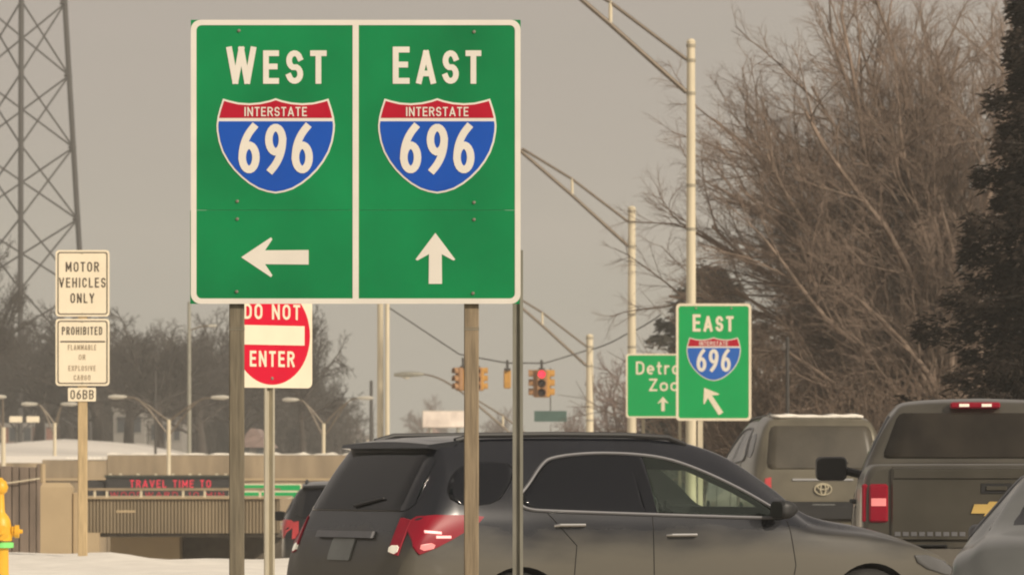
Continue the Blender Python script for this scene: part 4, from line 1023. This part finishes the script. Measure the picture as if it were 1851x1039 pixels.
SW = smoothpoly([(-1.30, 1.03), (-1.0, 1.0), (.85, .965), (.95, .985), (.55, 1.22), (.25, 1.345), (-.1, 1.375), (-.6, 1.36), (-.9, 1.26)], 2)
for sg in (1, -1):
    f = both(car.side, sg)
    g_ = MB(); panel(g_, SW, f, -.01, .004, 9, 14, flip=sg < 0); g_.build('side_window', M['glass'], t, smooth='all')
    tr = MB(); lp = [f(a, b, .005) for a, b in SW]; tr.tube(lp + lp[:2], .010, 6); tr.build('window_trim', M['chromedull'], t, smooth=True)
    seams(t, car, [[(-.2, .4), (-.2, .97)], [(.85, .4), (.9, .97)], [(-.95, .6), (-1.1, 1.0)]], sg)
    for hx in (-.72, .18): MB().tube([f(hx - .1, .84, 0), f(hx - .09, .84, .03), f(hx + .09, .84, .03), f(hx + .1, .84, 0)], .012, 8).build('door_handle', M['chromedull'], t)
    fe = (lambda a, b, d, s_=sg: car.end(a * (-1 if s_ > 0 else 1), b, -2.36, -1.9, d))
    tl = MB(); panel(tl, [(.48, .66), (.72, .64), (.72, .80), (.50, .80)], fe, -.01, .012, 5, 6, flip=sg > 0); panel(tl, [(-2.22, .64), (-2.05, .68), (-1.98, .80), (-2.18, .80)], f, -.01, .012, 5, 5, flip=sg < 0); tl.build('tail_light', M['lens'], t, smooth=True)
    mirror_part(t, .75, 1.02, .86, -sg, 'chromedull', .85); wheel(t, -1.38, -sg * .79, .33, -sg, .21); wheel(t, 1.38, -sg * .79, .33, -sg, .21)
g_ = MB(); panel(g_, roundpoly([(-.74, 1.06), (.74, 1.06), (.56, 1.405), (-.56, 1.405)], .07), lambda a, b, d: car.end(a, b, -1.7, -.6, d), -.01, .005, 8, 10, flip=True); g_.build('rear_window', M['glass'], t, smooth='all')
g_ = MB(); panel(g_, roundpoly([(-.70, 1.04), (.70, 1.04), (.55, 1.40), (-.55, 1.40)], .07), lambda a, b, d: car.end(a, b, 1.15, .1, d), -.01, .005, 8, 10); g_.build('windscreen', M['glass'], t, smooth='all')
g_ = MB(); panel(g_, rrect(-.26, .26, .60, .72, .01), lambda a, b, d: Vector((-2.36 - d, a, b)), -.03, .01, 3, 4, flip=True); g_.build('licence_plate', M['plate'], t)

# pickup truck
PE = paint('grey_brown_paint', (.085, .078, .062), (.15, .13, .095), .72, .35, .33, .5)
PK = [
 (-2.96, .62, .88, .75, .955, 1.10, .955, 1.345, .93, .005), (-2.93, .60, .93, .75, .99, 1.12, .985, 1.375, .955, .005), (-2.88, .60, .95, .78, 1.005, 1.14, 1.0, 1.385, .97, .005),
 (-2.2, .56, .96, .80, 1.015, 1.15, 1.005, 1.385, .97, .005), (-1.6, .5, .96, .80, 1.02, 1.15, 1.005, 1.385, .97, .005), (-.95, .46, .96, .80, 1.015, 1.15, 1.005, 1.385, .965, .005),
 (-.92, .46, .96, .80, 1.015, 1.15, 1.0, 1.39, .95, .006), (-.90, .46, .96, .80, 1.015, 1.17, .99, 1.42, .93, .008), (-.87, .46, .96, .80, 1.015, 1.20, .985, 1.60, .83, .015), (-.83, .46, .96, .80, 1.015, 1.20, .985, 1.80, .745, .02), (-.76, .46, .96, .80, 1.015, 1.20, .98, 1.86, .72, .03), (-.5, .46, .96, .80, 1.012, 1.2, .98, 1.885, .715, .035),
 (.4, .46, .96, .80, 1.01, 1.19, .98, 1.89, .71, .035), (.75, .46, .96, .80, 1.01, 1.19, .978, 1.83, .72, .035), (1.35, .46, .96, .80, 1.01, 1.17, .975, 1.42, .82, .03), (1.5, .46, .96, .80, 1.01, 1.15, .97, 1.32, .84, .03),
 (2.2, .46, .95, .80, 1.0, 1.10, .955, 1.26, .82, .03), (2.75, .46, .93, .78, .98, 1.02, .92, 1.18, .79, .02), (2.92, .48, .88, .75, .93, .95, .88, 1.08, .74, .0), (2.97, .5, .84, .75, .88, .9, .84, 1.0, .7, 0)]
t = thing('pickup_truck', 'grey-brown pickup truck with gold emblem stopped at the right', 'pickup truck', (X_(1781, 42.0) + .19, 42.0 + 2.96, .07), R(90 - 2.6))
car = Car(PK); body = car.mesh().build('body', [PE, M['well']], t, smooth=50)
arches(body, [(-1.75, .46, .60), (1.95, .46, .60)])
body.data.polygons.foreach_set('use_smooth', [True] * len(body.data.polygons)); body.data.set_sharp_from_angle(angle=R(35))
bk = lambda a, b, d: Vector((-2.965 - d, a, b))
tg = MB(); tg.box(-2.985, -2.95, -.775, .775, .80, 1.365, b=.012); tgo = tg.build('tailgate', PE, t, smooth=True)
tg = MB(); tg.box(-2.996, -2.984, -.76, .76, 1.275, 1.352, b=.005); tg.build('tailgate_spoiler_lip', PE, tgo)
MB().box(-2.992, -2.984, -.15, .09, 1.16, 1.24, b=.003).build('handle_recess', M['plastic'], tgo); MB().box(-3.004, -2.991, -.11, .05, 1.185, 1.22, b=.005).build('handle', PE, tgo)
bow = [(-.16, .035), (-.06, .035), (-.045, .055), (.075, .055), (.06, .035), (.16, .035), (.135, -.035), (.045, -.035), (.03, -.055), (-.09, -.055), (-.075, -.035), (-.185, -.035)]
e = MB(); e.prism(bow, -.012, 0); e.v = [(-2.985 + y, -x - .02, z + 1.045) for x, y, z in e.v]; e.build('emblem', M['gold'], tgo)
e = MB(); 
for i in range(9): e.box(-2.99, -2.984, .75 - .062 * i - .045, .75 - .062 * i, .835, .868, b=.002)
e.build('badge_letters', M['chromedull'], tgo)
for sg in (1, -1):
    s_ = -sg
    l = MB(); l.box(-2.985, -2.93, min(s_ * .80, s_ * .945), max(s_ * .80, s_ * .945), .94, 1.235, b=.014); l.box(-2.95, -2.84, min(s_ * .93, s_ * .999), max(s_ * .93, s_ * .999), .94, 1.235, b=.012)
    lp = l.build('tail_light', M['lens'], t, smooth=True)
    MB().box(-2.99, -2.984, min(s_ * .815, s_ * .93), max(s_ * .815, s_ * .93), 1.065, 1.125, b=.002).build('reversing_lamp', M['bulbpink'], lp)
    f = both(car.side, sg)
    for poly in ([(-.70, 1.27), (.12, 1.25), (.10, 1.74), (-.60, 1.75)], [(.20, 1.25), (1.28, 1.235), (1.22, 1.30), (.72, 1.70), (.18, 1.745)]):
        g_ = MB(); panel(g_, smoothpoly(poly, 1), f, -.01, .005, 8, 10, flip=sg < 0); g_.build('side_window', M['glass'], t, smooth='all')
    tr = MB(); lp_ = [f(a, b, .004) for a, b in ((-.80, 1.25), (-.77, 1.55), (-.70, 1.77))]; tr.tube(lp_, .014, 6); tr.build('window_trim', M['chromedull'], t)
    seams(t, car, [[(-.80, .5), (-.80, 1.2)], [(.16, .5), (.16, 1.24)], [(1.3, .5), (1.3, 1.22)], [(-.93, .5), (-.93, 1.36)]], sg)
    for hx in (-.55, .35): MB().tube([f(hx - .11, 1.08, 0), f(hx - .1, 1.08, .035), f(hx + .1, 1.08, .035), f(hx + .11, 1.08, 0)], .016, 8).build('door_handle', M['plastic'], t)
    mo = MB(); mo.loft([[(x_, s_ * (a), b) for a, b in rrect(1.05 + e0, 1.315 - e0, 1.25 + e0, 1.45 - e0, .045 - e0 * .5)] for x_, e0 in ((1.10, .012), (1.13, 0), (1.20, 0), (1.28, .04))]); mo.tube([(1.18, s_ * .93, 1.30), (1.17, s_ * 1.12, 1.345)], .035, 8).build('side_mirror', M['plastic'], t, smooth=True)
    wheel(t, -1.75, s_ * .86, .40, s_, .27); wheel(t, 1.95, s_ * .86, .40, s_, .27)
g_ = MB(); panel(g_, roundpoly([(-.80, 1.435), (.80, 1.435), (.665, 1.80), (-.665, 1.80)], .05), lambda a, b, d: car.end(a, b, -.95, -.5, d), -.01, .007, 8, 10, flip=True); g_.build('rear_window', M['brownglass'], t, smooth='all')
mb3 = MB(); mb3.box(-.90, -.80, -.15, .25, 1.835, 1.885, b=.012); l3 = mb3.build('third_brake_light', M['lens'], t, smooth=True)
MB().box(-.906, -.898, .10, .18, 1.848, 1.872).box(-.906, -.898, -.08, 0, 1.848, 1.872).build('cargo_lamp', M['lensclear'], l3)
mb3 = MB()
mb3.loft([[(x_, y, z_) for x_, z_ in ((-2.98 + b_, .52), (-3.10 + b_, .54), (-3.12 + b_, .74), (-3.0 + b_, .76))] for y, b_ in ((-1.0, .10), (-.9, .01), (-.45, 0), (.45, 0), (.9, .01), (1.0, .10))]); bo = mb3.build('bumper', M['chrome'], t, smooth=True)
MB().box(-3.125, -3.10, -.17, .17, .56, .71, b=.004).build('licence_plate', M['plate'], bo); MB().box(-3.115, -2.98, .35, .95, .762, .772).build('step_pad', M['plastic'], bo); MB().box(-3.115, -2.98, -.95, -.35, .762, .772).build('step_pad', M['plastic'], bo)
g_ = MB(); panel(g_, roundpoly([(-.80, 1.40), (.80, 1.40), (.66, 1.80), (-.66, 1.80)], .06), lambda a, b, d: car.end(a, b, 1.5, .6, d), -.01, .005, 8, 10); g_.build('windscreen', M['glass'], t, smooth='all')
MB().box(2.97, 3.0, -.72, .72, .72, .98, b=.01).build('grille', M['chromedull'], t)

# ------------------------------------------------------------------ vegetation
def branch_tree(rng, spec, trunk, limbs_dir, lean=Vector((0, 0, 0))):
    """spec: list of levels (count, len, radius, angle, segs, grav, jitter)"""
    TV, CV = MB(), MB()
    def strand(p, d, L, r0, r1, segs, grav, jit, mb, n):
        pts = [p.copy()]; rs = [r0]; cur = p.copy(); dd = d.copy()
        for k in range(segs):
            dd = (dd + Vector((rng.gauss(0, jit), rng.gauss(0, jit), rng.gauss(0, jit) + grav))).normalized()
            cur = cur + dd * (L / segs); pts.append(cur.copy()); rs.append(lerp(r0, r1, (k + 1) / segs))
        mb.tube(pts, rs, n, cap=False); return pts, dd
    def rec(p, d, lev, scale, mb):
        cnt, L, r, ang, segs, grav, jit = spec[lev]
        L = L * scale * rng.uniform(.75, 1.2)
        pts, dd = strand(p, d, L, r * (scale ** .5), r * .35, segs, grav, jit, mb, 6 if lev == 0 else (4 if lev == 1 else 3))
        if lev + 1 >= len(spec): return
        c2 = spec[lev + 1][0]
        for k in range(c2):
            u = lerp(.18, 1.0, (k + rng.random()) / c2); i = min(int(u * segs), segs - 1); f = u * segs - i
            q = pts[i].lerp(pts[i + 1], f); ax = (pts[i + 1] - pts[i]).normalized()
            a = R(spec[lev + 1][3]) * rng.uniform(.6, 1.3)
            pr = ax.cross(Vector((rng.gauss(0, 1), rng.gauss(0, 1), rng.gauss(0, 1)))).normalized()
            nd = (ax * math.cos(a) + pr * math.sin(a)).normalized()
            rec(q, nd, lev + 1, scale * lerp(1.05, .6, u), mb)
    H, r0 = trunk
    tp, td = strand(Vector((0, 0, -.3)), Vector((lean.x, lean.y, 1)).normalized(), H, r0, r0 * .6, 5, .02, .04, TV, 9)
    for d, u, sc in limbs_dir:
        i = min(int(u * 5), 4); q = tp[i].lerp(tp[i + 1], u * 5 - i); rec(q, Vector(d).normalized(), 0, sc, CV)
    return TV, CV
def mk_tree(name, label, cat, loc, TV, CV, bark, rz=0, group=None, sc=1):
    t = thing(name, label, cat, loc, rz, group); t.scale = (sc, sc, sc) if not isinstance(sc, tuple) else sc
    TV.build('trunk', bark, t, smooth='all'); CV.build('crown', bark, t, smooth='all'); return t
# big bare tree on the right
rng = random.Random(11); Yt = 112.; bxp = X_(1715, Yt)
limbs = []
for k in range(30):
    a = rng.uniform(0, 2 * math.pi); el = rng.uniform(.35, 1.45)
    d = Vector((math.cos(a) * math.cos(el) * 1.15 - .30, math.sin(a) * math.cos(el) * .6, math.sin(el)))
    limbs.append((d, rng.uniform(.45, 1.0), rng.uniform(.85, 1.1) * (.62 + .62 * math.sin(el)) * 1.12))
for el, sc in ((8, .36), (16, .44), (24, .56), (30, .68), (34, .76), (38, .84), (42, .92), (46, .98), (50, 1.04), (54, 1.1), (58, 1.16), (62, 1.22), (66, 1.28), (70, 1.32), (75, 1.34), (80, 1.34), (86, 1.34), (94, 1.3), (102, 1.25), (40, .8), (48, .95), (56, 1.1), (64, 1.2), (72, 1.3), (53, 1.25), (57, 1.32), (61, 1.4), (65, 1.45), (69, 1.5), (73, 1.5), (63, 1.3), (67, 1.35), (59, 1.28), (88, 1.5), (98, 1.5), (106, 1.45), (115, 1.4), (92, 1.5)):
    limbs.append((Vector((-math.cos(R(el)), rng.uniform(-.25, .25), math.sin(R(el)))), rng.uniform(.35, .9), sc))
TV, CV = branch_tree(rng, [(1, 5.5, .085, 0, 9, .0, .075), (12, 2.3, .024, 31, 6, .006, .09), (9, 1.15, .0100, 34, 4, .006, .12), (8, .60, .0052, 38, 3, -.02, .14)], (3.3, .30), limbs)
mk_tree('bare_tree', 'huge bare tree with spreading warm brown branches filling the upper right', 'tree', (bxp, Yt, gz(bxp, Yt)), TV, CV, M['bark'])
# prototypes for the distance
def small_tree(seed, H=3., spread=1., n=15, up=.5):
    rng = random.Random(seed); L = []
    for k in range(n):
        a = rng.uniform(0, 2 * math.pi); el = rng.uniform(.25, 1.4); L.append((Vector((math.cos(a) * math.cos(el) * spread, math.sin(a) * math.cos(el) * spread, math.sin(el))), rng.uniform(.45, 1), rng.uniform(.75, 1.1)))
    return branch_tree(rng, [(1, 3.8, .075, 0, 6, .02, .09), (10, 1.7, .038, 42, 4, .01, .12), (8, .85, .024, 45, 3, .0, .14), (3, .45, .019, 45, 2, 0, .1)], (H, .22), L)
protos = [small_tree(s) for s in (1, 2, 3)]
# woods behind the wall: one mass plus the trees one can tell apart
rng = random.Random(5); wood = MB()
def merge(dst, src, loc, rz, sc):
    c, s_ = math.cos(rz), math.sin(rz)
    dst.add([(loc[0] + sc * (v[0] * c - v[1] * s_), loc[1] + sc * (v[0] * s_ + v[1] * c), loc[2] + sc * v[2]) for v in src.v], src.f)
for k in range(30):
    px = lerp(-60, 600, (k + rng.random() * .8) / 30); Y = rng.uniform(322, 400); x = X_(px, Y); zt = Z_(rng.uniform(530, 590) + (40 if px > 450 else 0), Y); g = gz(x, Y)
    TV, CV = protos[k % 3]; sc = (zt - g) / 8.2; merge(wood, TV, (x, Y, g), k * 1.3, sc); merge(wood, CV, (x, Y, g), k * 1.3, sc)
for k in range(110):
    px = lerp(-60, 620, rng.random()); Y = rng.uniform(324, 345); x = X_(px, Y); g = gz(x, Y)
    for j in range(34):
        b = Vector((x + rng.gauss(0, .8), Y + rng.gauss(0, .8), g - .1)); h = rng.uniform(1.5, 4.6) * (.75 if px > 450 else 1); d = Vector((rng.gauss(0, .22), rng.gauss(0, .2), 1)).normalized()
        m_ = b + d * h * .5; e = m_ + (d + Vector((rng.gauss(0, .25), 0, 0))) * h * .5; wood.tube([b, m_, e], [.035, .028, .012], 3, cap=False)
        for q in range(4):
            u = m_.lerp(e, rng.random()); wood.tube([u, u + Vector((rng.gauss(0, .4), rng.gauss(0, .3), rng.uniform(.1, .6)))], [.020, .010], 3, cap=False)
tag(wood.build('bare_woods', M['barkgrey'], smooth='all'), 'far mass of grey leafless woods on the left', 'woods', kind='stuff')
first = {}
spots = [(-22, 235, 330, 'taller leafless tree with only its right edge showing at the far left', 2), (-6, 300, 505, 'leafless tree at the left edge behind the lattice tower', 0), (70, 285, 508, 'leafless tree directly under the lattice tower', 1), (178, 270, 500, 'leafless tree behind the motor vehicles only plate', 2),
         (232, 280, 520, 'leafless tree right of the wooden post with plates', 0), (290, 265, 532, 'leafless tree left of the tall grey lamp pole', 1), (365, 275, 545, 'leafless tree right of the tall grey lamp pole', 2),
         (425, 290, 530, 'leafless tree behind the left post of the big sign', 0), (548, 245, 470, 'bare tree with a feathery crown right of the do not enter sign', 1)]
for px, Y, top, lab, k in spots:
    x = X_(px, Y); g = gz(x, Y); sc = (Z_(top, Y) - g) / 8.2; sxy = sc * (.66 if px == 548 else (.45 if px == -22 else 1.38))
    if k not in first:
        TV, CV = protos[k]; first[k] = mk_tree('leafless_tree', lab, 'tree', (x, Y, g), TV, CV, M['barkgrey'], px * .1, 'leafless trees behind the wall', (sxy, sxy, sc))
    else: dup(first[k], (x, Y, g), px * .1, lab, (sxy, sxy, sc))
# reddish thin trees between the lamp poles and far trees in the centre
rt = None
for px, Y, top, lab in ((1090, 240, 580, 'reddish thin tree behind the grey lamp pole'), (1180, 225, 560, 'reddish tree behind the Detroit Zoo sign'), (1020, 330, 690, 'low hazy tree behind the red traffic signal'), (770, 520, 692, 'hazy far tree above the billboard'), (900, 480, 715, 'hazy far tree behind the orange signal'), (640, 430, 745, 'low hazy tree left of the cream poles')):
    x = X_(px, Y); g = gz(x, Y); sc = (Z_(top, Y) - g) / 8.2; sxy = sc * .8
    if rt is None: rt = mk_tree('thin_tree', lab, 'tree', (x, Y, g), *protos[2], M['barkred'], px * .1, 'thin trees in the middle distance', (sxy, sxy, sc))
    else: dup(rt, (x, Y, g), px * .1, lab, (sxy * (1.6 if Y > 300 else 1), sxy, sc))
# brush thicket on the right
rng = random.Random(21); br_ = MB()
def shrub_strands(mb, x, y, g, h, n, w):
    for k in range(n):
        a = rng.uniform(0, 2 * math.pi); b = Vector((x + rng.gauss(0, w * .35), y + rng.gauss(0, w * .35), g - .1)); d = Vector((math.cos(a) * rng.uniform(.1, .7), math.sin(a) * rng.uniform(.1, .5), 1)).normalized()
        L = h * rng.uniform(.55, 1.08); pts = [b]; dd = d
        for i in range(5):
            dd = (dd + Vector((rng.gauss(0, .13), rng.gauss(0, .13), rng.gauss(0, .06)))).normalized(); pts.append(pts[-1] + dd * L / 5)
        mb.tube(pts, [.024, .022, .018, .014, .010, .006], 3, cap=False)
        for j in range(11):
            u = rng.uniform(.12, .98) * 5; i = min(int(u), 4); q = pts[i].lerp(pts[i + 1], u - i); e = (dd * .6 + Vector((rng.gauss(0, .8), rng.gauss(0, .6), rng.gauss(.15, .5)))).normalized(); l = h * rng.uniform(.08, .22)
            m_ = q + e * l * .5 + Vector((0, 0, rng.gauss(0, .03))); mb.tube([q, m_, m_ + (e + Vector((0, 0, rng.gauss(.0, .3)))).normalized() * l * .5], [.011, .009, .006], 3, cap=False)
for k in range(34):
    px = lerp(1345, 1800, rng.random()); Y = rng.uniform(118, 150); x = X_(px, Y)
    top = lerp(560, 520, (px - 1345) / 400) + rng.uniform(-25, 45); h = max(1.5, (Z_(top, Y) - gz(x, Y)))
    shrub_strands(br_, x, Y, gz(x, Y), h, 46, 1.1)
for k in range(22):
    px = lerp(1345, 1820, rng.random()); Y = rng.uniform(104, 116); x = X_(px, Y); h = max(1.0, Z_(rng.uniform(610, 700), Y) - gz(x, Y))
    shrub_strands(br_, x, Y, gz(x, Y), h, 30, .9)
tag(br_.build('brush_thicket', M['barkbrush'], smooth='all'), 'tangled brown brush under the huge bare tree', 'brush', kind='stuff')
# conifers
def conifer(rng, H, Rb, nb, needles, z0=.06, shape=1.0, leaf=.10, jit=.72):
    TV, CV = MB(), MB(); TV.tube([(0, 0, -.3), (0, 0, H * .5), (0, 0, H)], [H * .022, H * .013, .02], 8)
    for k in range(nb):
        u = z0 + (1 - z0) * (k / nb) ** .95; z = H * u; rr = Rb * (1 - u) ** shape * rng.uniform(jit, 1.9 - jit if jit < .6 else 1.12) + .10; a = k * 2.399 + rng.uniform(-.4, .4)
        d = Vector((math.cos(a), math.sin(a), 0)); base = Vector((0, 0, z)); pts = []
        for i in range(6):
            s_ = i / 5; pts.append(base + d * rr * s_ + Vector((0, 0, rr * (-.22 * s_ + .18 * s_ * s_) + (.10 * rr if u > .8 else 0) * s_)))
        TV.tube(pts, [.03, .025, .02, .015, .01, .006], 4, cap=False)
        for j in range(int(needles * (.35 + rr / Rb))):
            s_ = rng.random() ** .7; i = min(int(s_ * 5), 4); q = pts[i].lerp(pts[i + 1], s_ * 5 - i)
            side = d.cross(Vector((0, 0, 1))) * rng.uniform(-1, 1) * (.10 + .30 * rr * (1 - s_ * .8)); q = q + side + Vector((0, 0, rng.gauss(-.07, .10)))
            e = (d * rng.uniform(.3, 1) + side * 1.2 + Vector((0, 0, rng.uniform(-.55, .25)))).normalized(); n_ = e.cross(Vector((rng.gauss(0, 1), rng.gauss(0, 1), rng.gauss(0, 1)))).normalized()
            l = leaf * rng.uniform(1.0, 2.4); w_ = leaf * rng.uniform(.18, .38); CV.add([q - n_ * w_, q + n_ * w_, q + e * l + n_ * w_ * .3, q + e * l - n_ * w_ * .3], [(0, 1, 2, 3)])
    return TV, CV
rng = random.Random(9); Yc = 78.; xc = X_(1893, Yc)
TV, CV = conifer(rng, 9.0, 1.72, 165, 420, .05, .74, .066, .42)
t = thing('spruce_tree', 'dark brown-black spruce at the right edge above the pickup', 'tree', (xc, Yc, .25)); TV.build('trunk', M['barkgrey'], t); CV.build('crown', M['needle'], t)
rng = random.Random(4); Yp = 185.; xp = X_(1285, Yp); g = .3
TV, CV = conifer(rng, Z_(482, Yp) - g, 3.2, 130, 170, .05, .66, .16, .5)
t = thing('pine_tree', 'dark broad pine behind the top of the smaller east 696 sign', 'tree', (xp, Yp, g)); TV.build('trunk', M['barkgrey'], t); CV.build('crown', M['needle2'], t)

# ------------------------------------------------------------------ far buildings and billboard
def house(name, label, px0, px1, top, Y, wallm, roofm=None, rh=.0, depth=8, wins=(3, 1), win='windowdark'):
    x0, x1 = X_(px0, Y), X_(px1, Y); xc = (x0 + x1) / 2; g = gz(xc, Y); w_ = (x1 - x0) / 2; H = Z_(top, Y) - g
    t = thing(name, label, 'building', (xc, Y, g)); hw_ = H - rh
    MB().box(-w_, w_, 0, depth, -.6, hw_).build('wall', M[wallm], t)
    if rh: MB().loft([[(-w_ - .25, y, hw_), (w_ + .25, y, hw_), (w_ * .15, y, H), (-w_ * .15, y, H)] for y in (-.3, depth + .3)]).build('roof', M[roofm], t)
    else: MB().box(-w_ - .1, w_ + .1, -.1, depth + .1, hw_, hw_ + .25).build('roof', M[roofm or wallm], t)
    for i in range(wins[0]):
        for j in range(wins[1]):
            cx_ = lerp(-w_, w_, (i + .5) / wins[0]); cz_ = lerp(.3, hw_, (j + .5) / wins[1]); a = min(.5, w_ / wins[0] * .5)
            f_ = MB().box(cx_ - a - .06, cx_ + a + .06, -.05, -.003, cz_ - .5, cz_ + .5).build('window', M['greywall'], t); MB().box(cx_ - a, cx_ + a, -.07, -.052, cz_ - .44, cz_ + .44).build('pane', M[win], f_)
    return t
house('brick_building', 'low reddish building at the left edge beyond the snow', -40, 88, 772, 320, 'brick', 'greywall', 0, wins=(5, 1))
house('grey_building', 'grey flat-roofed building behind the snow mound', 205, 262, 742, 310, 'greywall', None, 0, wins=(2, 1))
house('grey_building', 'darker low grey building left of the tall grey lamp pole', 268, 330, 760, 312, 'greywall', None, 0, wins=(3, 1))
house('house', 'small house with a pinkish roof just left of the do not enter pole', 432, 482, 774, 290, 'greywall', 'roof', 1.0, wins=(2, 1))
house('white_building', 'tiny pale building left of the cream poles', 640, 664, 793, 330, 'palewall', 'greywall', 0, wins=(2, 1))
house('pale_building', 'tiny cream building under the billboard', 772, 792, 772, 380, 'palewall', 'roof', .5, wins=(2, 1))
Y = 330.; q = FPX / Y
t = thing('billboard', 'pale pinkish billboard left of the right post of the big sign', 'billboard', (X_(803, Y), Y, gz(X_(803, Y), Y)))
b0 = t.location.z; bz_ = lambda py: Z_(py, 330.) - b0
MB().box(-40 / q, 40 / q, 0, .4, bz_(773), bz_(742), b=.04).build('frame', M['palewall'], t)
MB().box(-38.6 / q, 38.6 / q, -.05, -.003, bz_(771.5), bz_(743.5)).build('poster', M['poster'], t)
for k in (-25, 25): MB().tube([(k / q, .2, -.3), (k / q, .2, bz_(773))], .12, 8).build('post', M['steel'], t)
twop = thing('warning_sign_pair', 'pair of small pale signs beyond the freeway at the far left', 'road sign', (X_(44, 230), 230, gz(X_(44, 230), 230)))
for dxp in (-.36, .36):
    MB().box(dxp - .27, dxp + .27, -.02, .02, Z_(763, 230) - twop.location.z, Z_(752, 230) - twop.location.z, b=.006).build('plate', M['cream'], twop); MB().tube([(dxp, .05, -.2), (dxp, .05, Z_(756, 230) - twop.location.z)], .03, 6).build('post', M['wire'], twop)

# ------------------------------------------------------------------ haze
hz_ = MB().box(-160, 160, -8, 760, -6.5, 34).build('haze', [bpy.data.materials.new('haze_air')]); tag(hz_, kind='stuff')
m = hz_.data.materials[0]; m.use_nodes = True; tn = m.node_tree; tn.nodes.clear()
o_ = tn.nodes.new('ShaderNodeOutputMaterial'); v_ = tn.nodes.new('ShaderNodeVolumePrincipled')
v_.inputs['Density'].default_value = HAZE; v_.inputs['Color'].default_value = (.86, .87, .84, 1); v_.inputs['Anisotropy'].default_value = 0.0
tn.links.new(v_.outputs[0], o_.inputs['Volume'])
